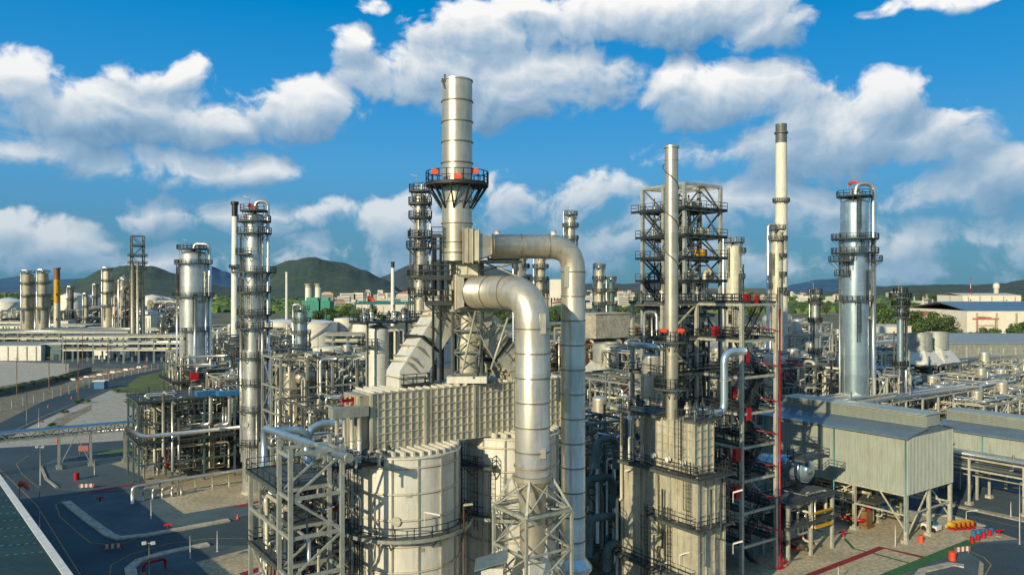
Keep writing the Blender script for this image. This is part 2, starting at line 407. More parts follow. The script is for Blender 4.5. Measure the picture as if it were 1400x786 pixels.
for i in range(10):
    t = math.radians(36*i+10); d = V(math.cos(t), math.sin(t), 0); mb.bar(S+d*(ro-.1)+U*(zp-.15), S+d*(r+.02)+U*(zp-2.6), .16); mb.bar(S+d*r+U*(zp-.2), S+d*ro+U*(zp-.2), .16)
    q = V(math.cos(t+.31), math.sin(t+.31), 0); mb.bar(S+q*(ro-.1)+U*(zp-.15), S+d*(r+.02)+U*(zp-2.6), .09)
pl = mb.build('platform', 'dark', o)
pts = [S+V(math.cos(k*math.pi/12), math.sin(k*math.pi/12), 0)*(ro-.04)+U*zp for k in range(24)]
mb = MB(); mb.rail(pts, 1.3, .075, True, 3); mb.build('railing', 'dark', pl)
for px_, dz in ((597.5, .75), (628.5, .15), (651.5, .8)):
    x = (px_-CX)/F*SY-SX; s_ = -math.sqrt(max(ro*ro-x*x, .1))*(1 if px_ < 640 and px_ > 600 else 1)
    MB().box(S+V(x*.98, s_, zp+dz), .72, .12, .55, (V(1, 0, 0), V(0, 1, 0))).build('red_panel', 'orange', o)
MB().ladder(S+V(.2, r+.3, zb), zt, V(.2, 1, 0)).build('ladder', 'galv', o)
mb = MB(); mb.bar(S+V(-1.2, -1.2, zt-.5), S+V(-1.2, -1.2, zt+.3), .15); mb.bar(S+V(-1.5, -1.1, zt-.1), S+V(-1.2, -1.2, zt-1.2), .12); mb.build('lifting_lug', 'galvdk', o)
MB().box(S+V(-1.6, -.35, ZZ(280, SY)), .12, .5, .8, (V(1, 0, 0), V(0, 1, 0))).build('inspection_plate', 'clad_ring', o)
# ---- upper duct
o = thing('exhaust_duct', 'fat ribbed silver duct bending from the tall smokestack down to the ground pipework', 'duct', (SX, SY, ZZ(337, 80)))
y0 = 336.8; D2 = [P(672, y0, 80.2), P(783.6, y0, 81.2), P(784.6, 772, 81.2)]
D2[1].z = D2[0].z; D2[2].x = D2[1].x
duct_mb(D2, 1.28, 2.45, 2.5).build('duct_shell', ['duct', 'clad_ring'], o)
X1 = (V(1, 0, 0), V(0, 1, 0)); zc = D2[0].z
mb = MB(); mb.box(P(639.5, 0, 80.4)*V(1, 0, 0).x if False else V(P(641, 0, 80.4).x, 80.4, zc-1.75), 1.1, 3.3, 3.5, X1)
for dx in (-.5, 0, .5): mb.box(V(P(641, 0, 80.4).x+dx, 80.4, zc-1.85), .1, 3.5, 3.7, X1)
mb.build('inlet_box', 'creamdk', o)
mb = MB(); mb.box(V(P(651.5, 0, 80.3).x, 80.3, zc-1.55), .6, 3.1, 3.1, X1)
for dx in (-.3, .3): mb.box(V(P(651.5, 0, 80.3).x+dx, 80.3, zc-1.75), .07, 3.5, 3.5, X1)
mb.build('expansion_joint', 'boxrib', o)
mb = MB(); xx = P(656, 0, 80.3).x; mb.sweep([V(xx, 80.3, zc), V(D2[0].x+.1, 80.25, zc)], [1.9, 1.3], 4, False, True); mb.build('transition', 'duct', o)
for px_ in (680, 757):
    q = V(P(px_, 0, 80.6).x, 80.6, zc+1.28); MB().sweep([q-U*.1, q+U*.35], .28, 10).build('lifting_lug', 'white', o)
for y in (378.5, 545): 
    z = ZZ(y, 81); MB().box(V(D2[1].x-.75, 81.2-1.12, z-1.1), .5, .2, 2.2, X1).build('access_door', 'duct', o)
base = V(D2[1].x, 81.2, D2[2].z); mb = MB(); mb.lathe(V(base.x, base.y, 0), [(1.7, 0), (1.7, base.z-.4), (2., base.z-.4), (2., base.z), (1.3, base.z+.9)], 24, False, False); mb.build('base_collar', 'coolsilver', o)
# ---- lower duct
o = thing('exhaust_duct', 'widest silver duct with round elbow standing on an open white truss', 'duct', (1.97, 74, 18.9))
zc = ZZ(399.5, 80.5); D1 = [P(649, 0, 80.8), P(728, 0, 74), P(728, 651, 74)]; D1[0].z = D1[1].z = zc
duct_mb(D1, 1.69, 2.3, 3.3).build('duct_shell', ['duct', 'clad_ring'], o)
d = (D1[0]-D1[1]).normalized(); mb = MB(); mb.sweep([D1[0]+d*.75, D1[0]-d*.1], [2.4, 2.1], 4, False, True); mb.build('transition', 'duct', o)
mb = MB(); mb.sweep([D1[0]+d*.75, D1[0]+d*1.05], 2.6, 4, True, True); mb.sweep([D1[0]+d*1.35, D1[0]+d*1.6], 2.6, 4, True, True); mb.build('expansion_joint', 'boxrib', o); MB().sweep([D1[0]+d*1.05, D1[0]+d*1.35], 2.45, 4, True, True).build('bellows', 'brown', o)
q = D1[2]; mb = MB(); mb.lathe(V(q.x, q.y, 0), [(.9, 9), (1.15, 14), (1.35, q.z-1.2), (1.69, q.z-.25), (1.95, q.z-.25), (1.95, q.z+.15), (1.69, q.z+.15)], 28, False, False)
mb.lathe(V(q.x, q.y, 0), [(1.69, q.z+1), (1.82, q.z+1), (1.82, q.z+1.15), (1.69, q.z+1.15)], 28, False, False); mb.build('base_cone', 'duct', o)
for y, h in ((455, 1.9), (622, .9)): MB().box(V(q.x+.95, q.y-1.5, ZZ(y, 74)), .55, .12, h, X1).build('access_door', 'duct', o)
mb = MB(); mb.sweep([V(q.x, q.y, 15), V(q.x, q.y, 8)], [1.3, 3.4], 4, True, True); mb.build('hopper', 'cream', o)
# ---- truss frame
o = thing('truss_frame', 'open white steel truss tower with splayed braces under the widest duct', 'truss', (1.97, 74, 0))
c = V(1.97, 74, 0); h = 2.68; zr = 18.8; za = 21.7; cs = [at(c, i*h, j*h) for i, j in ((-1, -1), (1, -1), (1, 1), (-1, 1))]; mb = MB()
for k, p in enumerate(cs):
    q = cs[(k+1) % 4]; dd = (p-c).normalized(); w = .26
    mb.bar(p, p+U*zr, w); mb.bar(p+U*zr, c+dd*1.95+U*(za+.1), .22); mb.bar(p+U*zr, q+U*zr, .26)
    dq = (q-c).normalized(); mb.bar(p+U*zr, c+dq*1.95+U*za, .13); mb.bar(q+U*zr, c+dd*1.95+U*za, .13)
    mb.bar(p+U*zr, c+U*zr, .14)
    for z0_, z1_ in ((15.2, zr), (11.6, 15.2), (8, 11.6), (4, 8), (0, 4)):
        mb.bar(p+U*z0_, q+U*z1_, .13); mb.bar(q+U*z0_, p+U*z1_, .13); mb.bar(p+U*z0_, q+U*z0_, .19)
mb.build('frame', 'galv', o)
mb = MB(); mb.sweep([cs[k]+U*(zr+.25) for k in (0, 1, 2, 3, 0)], .05, 6); mb.build('rail', 'galv', o)
# ---- cabinet below
o = thing('equipment_cabinet', 'small grey cabinet with tilted pale blue roof at the foot of the white truss', 'cabinet', P(674, 786, 71))
c = P(673, 786, 71); mb = MB(); mb.box(c-U*3, 2, 1.6, 3.9, X1); mb.build('body', 'cream', o)
mb = MB(); q = [c+V(-1.6, -1.3, .8), c+V(1.4, -1.3, 1.7), c+V(1.4, 1.3, 1.9), c+V(-1.6, 1.3, 1.)]; mb.prism(q, .1); mb.build('roof', 'roofclad', o)
mb = MB(); mb.box(c-U*3.2, 3, 2.6, .2, X1); mb.box(c+V(0, 0, -14), .5, .5, 10.8, X1); mb.build('stand', 'galv', o)
# ---- reactors
def reactor(c, r, zt, label, zring, a0, a1, seed):
    o = thing('reactor_vessel', label, 'reactor', c); mb = MB(); pr = [(r, 0)]; z = zt-.9
    zs = []
    while z > 0: zs.append(z); z -= 2.5
    for z in zs[::-1]: pr += [(r, z-.05), (r+.13, z-.05), (r+.13, z+.05), (r, z+.05)]
    pr += [(r, zt-.05), (r+.2, zt-.05), (r+.2, zt+.1), (r, zt+.1)]
    mb.lathe(c, pr, 60, False, True); mb.m = 1
    for z in zs: mb.lathe(c, [(r+.012, z-.17), (r+.012, z-.055)], 60, False, False); mb.lathe(c, [(r+.14, z+.03), (r+.02, z+.07)], 60, False, False)
    mb.build('shell', ['cream', 'rustline'], o); g = random.Random(seed)
    for k in range(5): t = math.radians(g.uniform(-150, -40)); d = V(math.cos(t), math.sin(t), 0); z = g.uniform(12, 22); p = c+d*(r+.03)+U*z; MB().box(p, .5, .06, .35, (d.cross(U), d)).build('nameplate', 'galvlt', o)
    mb = MB()
    for k in range(14):
        t = math.radians(360/14*k+8); d = V(math.cos(t), math.sin(t), 0); mb.bar(c+d*(r+.07)+U*.1, c+d*(r+.07)+U*(zt+.15), .15)
    mb.build('rib', 'galvlt', o)
    mb = MB()
    for k in range(-6, 7):
        x = k*r/6.6; w = math.sqrt(max(r*r-x*x, 0))-.1
        if w > .6: mb.bar(at(c, x, -w, zt+.38), at(c, x, w, zt+.38), .22, .5)
    mb.build('roof_beam', 'cream', o)
    ring_deck(o, c, zring, r+.02, r+1.35, a0, a1, 'dark', 'ring_platform', True, 1.2, .07, 1.6)
    mb = MB(); mb.lathe(c+U*zring, [(r+1.28, -.2), (r+1.42, -.2), (r+1.42, .12), (r+1.28, .12)], 60, False, False, a0, a1); mb.build('kick_plate', 'galv', o)
    return o
RC = V((554-CX)/F*79, 79, 0); zr1 = 16.1
o = reactor(RC, 5.5, 23.6, 'big cream cylindrical reactor with ring walkway, beside the zigzag stair frame', zr1, -180, 30, 1)
for (px_, y0_, y1_, dx) in ((498, 786, 592, 0), (512, 735, 786, 0)):
    d = V((px_-554), -52, 0).normalized(); p = RC+d*5.8; MB().ladder(V(p.x, p.y, 4 if px_ > 500 else 4), 16 if px_ > 500 else 23.6, d, True, .07).build('ladder', 'dark', o)
mb = MB(); 
p0 = RC+V(-3.8, -4.2, 0); mb.pipe([p0+U*6, p0+U*14.5, p0+U*19.6, p0+V(-1.8, .3, 20.6), p0+V(-1.9, .5, 24)], .14, 8, .5); mb.build('side_pipe', 'silver', o)
p0 = RC+V(-2.6, -5.3, 0); run(o, [p0+U*3, p0+U*13.2, p0+V(.5, -.4, 14.0), p0+V(.5, -.4, 20)], .11, 'silver')
for px_, y, s in ((553, 712, .35),):
    d = V(px_-554, -73, 0).normalized(); p = RC+d*5.45; MB().tube(p+U*ZZ(y, 73.6), p+d*.25+U*ZZ(y, 73.6), .45, 14).build('manhole', 'galvlt', o)
for px_, y in ((472, 700), (585, 699)):
    d = V((px_-554)*79/1050, -5, 0).normalized(); p = RC+d*6.2+U*ZZ(y, 73.5); mb = MB(); mb.bar(p, p+V(1.5, 0, -.3) if px_ > 500 else p+V(1.2, 0, .1), .14, .14); mb.bar(p, p-U*1.6, .06); mb.build('light_fitting', 'white', o)
RC2 = V((697-CX)/F*87.2, 87.2, 0)
o = reactor(RC2, 5.5, 23.8, 'big cream cylindrical reactor partly hidden behind the white truss', 15.6, -180, 30, 2)
ring_deck(o, RC2, 21., 5.5, 7., -170, -105, 'dark', 'platform')
for k, (a_, z0_, z1_) in enumerate(((-104, 10, 21), (-128, 14, 22), (-150, 12, 23))):
    d = V(math.cos(math.radians(a_)), math.sin(math.radians(a_)), 0); MB().ladder(RC2+d*(5.9 if k else 7.2)+U*z0_, z1_, d).build('ladder', 'dark', o)
o = thing('floodlight_post', 'thin brown lamp post standing between the two cream reactors', 'lamp post', P(636, 786, 76))
p = P(634, 690, 76); mb = MB(); mb.tube(V(p.x, 76, 0), p, .1); mb.build('post', 'brown', o); MB().bar(p, p+V(.9, 0, .1), .3, .16).build('lamp_head', 'galvlt', o)
# ---- flue box on reactors
FB = V(-13.75, 74.6, 24.1); FL, FT, FH = 23.6, 4.3, 5.55
o = thing('flue_box', 'long cream ribbed flue box laid across both reactor tops', 'duct', FB)
mb = MB(); mb.box(at(FB, FL/2, FT/2, 0), FL, FT, FH); mb.build('casing', 'boxgrey', o)
mb = MB(); n = 32
for k in range(n+1):
    b = FL*k/n; w = .26 if k % 8 == 0 else .09; pd = .28 if k % 8 == 0 else .16
    mb.box(at(FB, b, -pd/2-.003, -.02), w, pd, FH+.06)
for k in range(8):
    z = FH*k/7; mb.box(at(FB, FL/2, -.075, z-.05), FL-.02, .145, .1)
mb.build('rib', 'boxrib', o)
mb = MB()
for k in range(27): mb.box(at(FB, .4+k*(FL-.8)/26, FT/2, FH+.004), .14, FT+.1, .24)
mb.build('roof_rib', 'cream', o)
mb = MB(); mb.box(at(FB, -.5, FT/2, .1), .99, FT-.5, FH-.25)
for k in range(5): mb.box(at(FB, -1.04, .45+k*(FT-.9)/4, .05), .1, .1, FH-.3)
for k in range(6): mb.box(at(FB, -1.03, FT/2, .15+k*(FH-.4)/5), .07, FT-.3, .1)
mb.build('end_cap', 'creamdk', o)
k_ = deck(o, FB, 4.2, 7.2, 1.2, 4, FH+.25, 'dark', True, 'dark', .07)
# ---- manifold of four tubes
o = thing('riser_manifold', 'grey manifold box on four short cream risers beside the flue box end', 'manifold', P(472, 600, 73))
p = P(462, 572, 72.4); mb = MB(); mb.box(at(p, 1.2, .3, 0), 3.6, 1.2, .95); mb.build('header_box', 'galv', o)
for k in range(4): q = at(p, -.1+.75*k, .0, 0); MB().tube(q-U*4.4, q, .2, 10).tube(q-U*2.6, q-U*2.2, .25, 10).build('riser', 'cream', o)
mb = MB(); mb.pipe([at(p, 1.2, 2, 1.3), at(p, 4.4, 2., 1.3)], .16); 
for k in range(6): mb.tube(at(p, 1.3+.5*k, 2, .9), at(p, 1.3+.5*k, 2, 1.6), .14)
mb.build('red_pipe', 'red', o)
deck(o, at(p, 0, 0, 0), -.6, 4, -1.4, 1.2, -4.6, 'dark', True, 'dark', .07)
valve_set(o, at(p, 2.5, -.5, 0), 0, 0, -4.5, 6, 3, 1.6)
# ---- centre tower carrying the stack
TC = V((639.5-CX)/F*83, 83, 0); zB = FB.z+FH+.28
o = thing('lattice_tower', 'grey lattice steel tower holding the smokestack above the flue box', 'tower', (TC.x, TC.y, zB))
h = 1.5; zs_ = [zB+.9, zB+3.2, zB+5.5, ZZ(425, 83), ZZ(357, 83)-.1]; mb = MB(); ax4 = [V(i*h, j*h, 0)+TC for i, j in ((-1, -1), (1, -1), (1, 1), (-1, 1))]
for k, p in enumerate(ax4):
    q = ax4[(k+1) % 4]; mb.bar(p+U*zB, p+U*zs_[-1], .28)
    for z in zs_: mb.bar(p+U*z, q+U*z, .2)
    for za_, zb_ in zip([zB+.1]+zs_[:3], zs_[:4]):
        mb.bar(p+U*za_, q+U*zb_, .11); mb.bar(q+U*za_, p+U*zb_, .11)
for sx in (-1, 1): mb.bar(TC+V(sx*.1-.0, -1.8, ZZ(425, 83)), TC+V(sx*2.2+1.2, -3.2, ZZ(500, 83)), .12) if sx > 0 else None
mb.build('frame', 'galvdk', o)
mb = MB(); mb.lathe(TC, [(1.15, zB), (1.15, ZZ(470, 83)), (.95, ZZ(462, 83)), (.95, ZZ(425, 83))], 20, False, False); mb.build('inner_duct', 'boxgrey', o)
mb = MB(); mb.box(TC+U*(zB-.02), 4.2, 4.2, .7, X1); mb.build('base_box', 'cream', o)
mb = MB(); z0_ = ZZ(424, 83); mb.box(TC+V(-.5, .3, z0_), 3.2, 3.2, ZZ(357, 83)-z0_-.1, X1)
for k in range(5): mb.box(TC+V(-.5, .3, z0_+.2+k*1.2), 3.35, 3.35, .12, X1)
for k in (-1.6, -.6, .5, 1.6): mb.box(TC+V(-.5+k, .3, z0_+.05), .12, 3.42, ZZ(357, 83)-z0_-.3, X1)
mb.build('plenum', 'boxgrey', o)
mb = MB()
for z in (ZZ(358, 83), ZZ(424, 83)):
    for a_ in (-1.7, 1.6): mb.bar(TC+V(-1.8, a_, z), TC+V(5.8, a_, z), .26)
    for b_ in (1.7, 3.6, 5.7): mb.bar(TC+V(b_, -1.7, z), TC+V(b_, 1.6, z), .18)
for a_ in (-1.7, 1.6):
    mb.bar(TC+V(5.7, a_, zB), TC+V(5.7, a_, ZZ(358, 83)), .26); mb.bar(TC+V(1.6, a_, ZZ(370, 83)), TC+V(5.7, a_, ZZ(358, 83)), .14); mb.bar(TC+V(1.6, a_, ZZ(358, 83)), TC+V(5.7, a_, ZZ(380, 83)), .14)
mb.build('support_frame', 'galv', o)
d_ = MB(); d_.box(TC+V(3.9, .0, ZZ(357.5, 83)+.1), 3.4, 3.2, .12, X1); d_ = d_.build('platform', 'grate', o)
z = ZZ(357.5, 83)+.2; MB().rail([TC+V(b_, a_, z) for b_, a_ in ((2.2, -1.6), (5.6, -1.6), (5.6, 1.6), (2.2, 1.6))], 1.1, .07, True).build('railing', 'galv', d_)
run(o, [TC+V(1, -3.3, ZZ(424, 83)), TC+V(-.4, -3.8, ZZ(505, 83))], .12, 'galvlt', 6, 'brace')
run(o, [TC+V(4.6, -2.6, ZZ(424, 83)), TC+V(2.6, -3, ZZ(500, 83))], .12, 'galvlt', 6, 'brace')
# ---- chutes
def chute(pts, lab, s=2.1, m='cream'):
    o = thing('flue_chute', lab, 'duct', pts[-1]); mb = MB(); mb.sweep(pts, s, 4, True, True); mb.build('casing', m, o)
    mb = MB()
    for a, b in zip(pts, pts[1:]):
        d = (b-a); n = max(1, int(d.length/1.15)); d.normalize()
        for k in range(n+1):
            e = a+d*((b-a).length*min(max(k/n, .08), .92)); mb.sweep([e-d*.06, e+d*.06], s+.14, 4, True, True)
    mb.build('flange', 'creamdk', o)
    e = pts[1].lerp(pts[2], .52); d = (pts[2]-pts[1]).normalized(); MB().sweep([e-d*.12, e+d*.12], s+.32, 4, True, True).build('expansion_joint', 'black', o)
    for t in (.15, .35, .7, .9): e = pts[1].lerp(pts[2], t)+U*2.05; MB().box(e, .25, .25, .3).build('lifting_lug', 'yellow', o)
chute([P(605, 404, 83.8), P(605, 430, 83.8), P(554, 512, 80.3), P(554, 534, 80.3)], 'cream ribbed chute sloping down from the stack tower toward the zigzag stair frame')
chute([P(648, 440, 84), P(652, 452, 84), P(700, 500, 86.2), P(706, 524, 86.4)], 'grey ribbed chute sloping down behind the widest duct', m='boxgrey')
# ---- dark stair platforms beside the plenum
o = thing('access_platform', 'black access platforms stacked beside the smokestack foot', 'platform', P(596, 425, 82)); c = P(596, 417, 82)
for y, w0, w1 in ((383, 575, 619), (417, 583, 620)):
    z = ZZ(y, 82); x0 = P(w0, 0, 82).x; x1 = P(w1, 0, 82).x; mb = MB(); mb.box(V((x0+x1)/2, 82, z), x1-x0, 3, .35, X1); k_ = mb.build('deck', 'dark', o)
    MB().rail([V(x0, 80.5, z+.35), V(x1, 80.5, z+.35), V(x1, 83.5, z+.35), V(x0, 83.5, z+.35)], 1.25, .09, True, 1).build('railing', 'dark', k_)
mb = MB()
for px_ in (594, 604): 
    for yy in (80.7, 83): x = P(px_, 0, 82).x; mb.bar(V(x, yy, 30), V(x, yy, ZZ(322, 82)), .2)
for y in (322, 340, 360): 
    for yy in (80.7, 83): mb.bar(V(P(594, 0, 82).x, yy, ZZ(y, 82)), V(P(604, 0, 82).x, yy, ZZ(y, 82)), .16)
mb.bar(P(583, 417, 80.7), P(606, 437, 80.7), .18); mb.bar(P(578, 384, 80.7), P(592, 400, 80.7), .16)
mb.build('frame', 'dark', o)
mb = MB(); z = ZZ(337, 82); mb.rail([P(590, 337, 80.6), P(607, 337, 80.6)], 1.1, .09); mb.rail([P(590, 325, 80.6), P(607, 325, 80.6)], 1.1, .09); mb.build('railing', 'dark', o)
# ---- zigzag stair frame (lower left)
FO = V(-19.1, 66.2, 0); 
o = thing('stair_structure', 'grey open steel frame with black zigzag stairs and dark handrails beside the reactor', 'steel structure', FO)
mb = MB()
for b in (0, 4.7):
    for a, zt in ((0, 26), (3, 26.4), (11.6, 21.8)):
        mb.bar(at(FO, b, a, 0), at(FO, b, a, zt), .36)
    for z in (21.7, 18.3, 14.8, 11.4, 8, 4): mb.bar(at(FO, b, 0, z), at(FO, b, 11.6, z), .22, .3)
    mb.bar(at(FO, b, 0, 25.4), at(FO, b, 3, 25.4), .22, .3)
    for z in (14.8, 8): mb.bar(at(FO, b, 3, z-3.4), at(FO, b, 11.6, z), .18)
for a in (0, 3, 11.6):
    for z in (21.7, 18.3, 14.8, 11.4, 8, 4)+((25.6,) if a < 5 else ()): mb.bar(at(FO, 0, a, z), at(FO, 4.7, a, z), .22, .3)
    if a < 5:
        for k, z in enumerate((21.7, 18.3, 14.8, 11.4, 8)): mb.bar(at(FO, 0 if k % 2 == 0 else 4.7, a, z), at(FO, 4.7 if k % 2 == 0 else 0, a, z+3.4), .18)
mb.build('frame', 'galv', o)
deck(o, FO, -.3, 5, 3, 12, 21.85); deck(o, FO, -.2, 4.9, 3, 11.8, 14.95); deck(o, FO, -.2, 4.9, 4, 11.8, 8.2)
deck(o, FO, 1, 4.7, 2.9, 9, 18.45); deck(o, FO, 0, 4.7, .2, 6, 11.5)
for k, z in enumerate((4.2, 8.2, 11.6, 14.95, 18.45)):
    a0_, a1_ = (3.4, 7.6) if k % 2 else (7.6, 3.4); stairs(o, at(FO, 1.5+.0*k, a0_, z), at(FO, 1.5, a1_, z+3.4)); stairs(o, at(FO, 3.7, a1_+1, z), at(FO, 3.7, a0_+1, z+3.4))
rpipes(o, FO, .4, 4.5, .5, 11, 4, 21, 26, (.07, .2), 5, .04)
valve_set(o, at(FO, 2.3, 6, 0), 0, 0, 15.1, 4, 9, 2); valve_set(o, at(FO, 2.3, 8, 0), 0, 0, 8.3, 4, 10, 2)
o = thing('overhead_pipe', 'thick silver pipe running over the zigzag stair frame to a capped end', 'pipe', P(355, 585, 79))
run(o, [P(361, 640, 80), P(361, 584, 80), P(477, 626, 66.6)], .36, 'coolsilver', 14); e = P(477, 626, 66.6); d = (e-P(361, 584, 80)).normalized()
MB().tube(e-d*.1, e+d*.1, .42, 16).build('end_flange', 'galv', o)
for t in (.25, .5, .75, .95): q = P(361, 584, 80).lerp(e, t); mb = MB(); mb.bar(q-U*.4-B*.5, q-U*.4+B*1.6, .18, .2); mb.bar(q-U*.4, q-U*1.6, .15); mb.build('pipe_support', 'galv', o)
o = thing('overhead_pipe', 'silver pipe bending down over the pale stair frame with twin elbow', 'pipe', P(365, 590, 82))
run(o, [P(364, 589, 82), P(417, 587, 83.5), P(421, 632, 83.5)], .42, 'coolsilver', 14)
run(o, [P(423, 640, 84), P(421, 590, 84), P(437, 579, 85), P(478, 577, 87)], .42, 'coolsilver', 14)
run(o, [P(380, 630, 80), P(415, 618, 82), P(470, 630, 84)], .3, 'coolsilver', 12)
# ================================================================== HEATER
HC = V((953.6-CX)/F*88, 88, 0); 
o = thing('fired_heater', 'tall boxy cream heater with ribbed panels and black walkways carrying a slim spiral-wrapped stack', 'heater', HC)
def casing(par, o_, b0, b1, a0, a1, z0, z1, sb, sa, sz, name='casing', m='boxgrey', rm='boxrib', w=.1, pd=.14):
    mb = MB(); mb.box(at(o_, (b0+b1)/2, (a0+a1)/2, z0), b1-b0, a1-a0, z1-z0); mb.build(name, m, par); mb = MB(); n = max(1, round((b1-b0)/sb))
    for k in range(n+1):
        for a in (a0-pd/2-.003, a1+pd/2+.003): mb.box(at(o_, b0+(b1-b0)*k/n, a, z0+.02), w, pd, z1-z0+.04)
    n = max(1, round((a1-a0)/sa))
    for k in range(n+1):
        for b in (b0-pd/2-.003, b1+pd/2+.003): mb.box(at(o_, b, a0+(a1-a0)*k/n, z0+.02), pd, w, z1-z0+.04)
    n = max(1, round((z1-z0)/sz))
    for k in range(n+1):
        z = z0+(z1-z0)*k/n-.04; mb.box(at(o_, (b0+b1)/2, a0-pd*.35, z), b1-b0, pd*.7, .09); mb.box(at(o_, b0-pd*.35, (a0+a1)/2, z), pd*.7, a1-a0, .09); mb.box(at(o_, b1+pd*.35, (a0+a1)/2, z), pd*.7, a1-a0, .09)
    mb.build('rib', rm, par)
casing(o, HC, 0, 4.3, 0, 12.2, 2.5, 18, 1.4, 3, 1.45, 'lower_casing', w=.14)
casing(o, HC, .7, 4., 1.2, 9, 18.2, 24.2, 1.1, .95, .95, 'upper_casing', w=.12, pd=.2)
mb = MB()
for b in (-.1, 4.4):
    for a in (-.1, 4.2, 8.3, 12.3): mb.bar(at(HC, b, a, 0), at(HC, b, a, 18.3), .34)
mb.build('frame', 'galvlt', o)
mb = MB(); q0 = at(HC, -.35, 8.6, 18.3); q1 = at(HC, -.35, 10.1, 18.3)
for q in (q0, q1): mb.bar(q, q+U*6.6, .28)
for k in range(4): mb.bar(q0+U*1.6*k, q1+U*1.6*(k+1), .14); mb.bar(q1+U*1.6*k, q0+U*1.6*(k+1), .14)
mb.bar(q0+U*6.6-A*.2, q1+U*6.6+A*.2, .5, .6); mb.build('lattice_frame', 'galvlt', o)
deck(o, HC, -1.2, 5.4, -1.2, 0, 18.1); deck(o, HC, -1.2, 0, 0, 12.6, 18.1); deck(o, HC, -1.2, 0, 0, 7, 12.3); deck(o, HC, -1.2, 5.2, -1.1, 0, 12.3)
deck(o, HC, .4, 5, .6, 2.4, 24.4); deck(o, HC, -.6, 4.4, 6, 12, 24.4); deck(o, HC, -1.2, 0, 0, 12.6, 6.2)
for (b, a, z0_, z1_) in ((-.5, .9, 12.3, 19), (-.4, 4.0, 6.2, 13), (-.6, 2.1, 18, 25), (4.6, -.5, 12, 19), (-.5, 11.5, 18, 25), (-1.4, 6.8, 2, 13)):
    MB().ladder(at(HC, b, a, z0_), z1_+1, -B, True, .07).build('ladder', 'dark', o)
for (b, a, z0_, z1_, r_) in ((-.5, 6.7, 3, 17.5, .16), (-.7, 5.6, 2, 16, .12), (-.6, 10.6, 18.5, 24, .14), (-.5, 12.9, 2, 24, .18), (.9, -.4, 8, 17, .12), (2.6, -.4, 4, 18, .1)):
    p = at(HC, b, a, 0); m_ = (z0_+z1_)/2; run(o, [p+U*z0_, p+U*m_, p+U*m_-A*.8, p-A*.8+U*z1_], r_, g_ if (g_ := R.choice(['silver', 'pipeD', 'pipeC'])) else 'silver', 8, 'side_pipe')
for k in range(7):
    MB().tube(at(HC, -.25, 1.5+k*1.6, 3.6), at(HC, .1, 1.5+k*1.6, 3.6), .4, 12).build('burner', 'white', o)
for k in range(3): MB().tube(at(HC, -.2, 2.2+k*2.4, 19.5), at(HC, .2, 2.2+k*2.4, 19.5), .3, 10).build('peephole', 'white', o)
for (b, a, z) in ((-.7, 7.5, 13.2), (-.8, 2., 9), (5, -1, 16), (-1, 11, 17), (-.8, 5, 7), (5, -1, 10)):
    p = at(HC, b, a, z); mb = MB(); mb.bar(p, p+V(1.1, -.1, .35), .16, .16); mb.bar(p, p-U*1.2, .06); mb.build('light_fitting', 'white', o)
valve_set(o, HC, 2.2, 2, 24.5, 6, 33, 2.2); valve_set(o, HC, 0.5, 10, 24.5, 6, 34, 2.2)
# slim stack
KY = 93.; KC = V((918-CX)/F*KY, KY, 0); o = thing('smokestack', 'slim silver stack with spiral wire wound round its upper half, rising from the boxy heater', 'smokestack', (KC.x, KY, 24))
zt = ZZ(203, KY); mb = MB(); mb.lathe(KC, [(.72, 24.2), (.72, 29)]+shell_prof(.8, 29, zt, 4.7, 0, .05, .1)[0:], 24, False, False); mb.lathe(KC, [(.8, zt), (.95, zt+.02), (.95, zt+.25), (.7, zt+.25), (.7, zt-2)], 24, False, False); mb.build('shell', 'duct', o)
pts = []
for k in range(121):
    t = k/120; a_ = t*2*math.pi*3.2+1; rr = .92+.12*math.sin(t*20); pts.append(KC+V(math.cos(a_)*rr, math.sin(a_)*rr, zt-.8-t*15.5))
MB().sweep(pts, .08, 5).build('spiral_wire', 'galvdk', o)
for y in (466.5, 530): ring_deck(o, KC, ZZ(y, KY), .75, 2.1, 0, 360, 'dark', rh=1.2, t=.08)
for px_ in (907, 931): q = P(px_, 452, KY-1); MB().box(q-U*.3, .75, .3, .55, X1).build('red_panel', 'orange', o)
MB().ladder(KC+V(-.9, -.3, 24), ZZ(455, KY), V(-1, -.3, 0), True, .07).build('ladder', 'dark', o)
# header + s pipe
o = thing('overhead_pipe', 'horizontal silver header pipe meeting the slim stack', 'pipe', P(857, 471, 97)); run(o, [P(858, 470, 97), P(908, 475, 97)], .42, 'coolsilver', 14)
e = P(858, 470, 97); MB().sweep([e, e-V(.3, 0, 0)], [.42, .15], 14).build('end_cap', 'coolsilver', o)
o = thing('overhead_pipe', 'S-shaped fat silver pipe in front of the stair tower', 'pipe', P(990, 520, 99))
run(o, [P(1018, 480, 101), P(990, 481, 99.5), P(990, 566, 99.5), P(944, 560, 97)], .5, 'coolsilver', 16, bend=1.5)
mb = MB(); q = P(990, 520, 99.5); mb.tube(q-U*.1, q+U*.1, .57, 16); q = P(966, 563, 98.3); mb.bar(q-U*.5, q-U*2.4, .25); mb.build('pipe_clamp', 'galv', o)
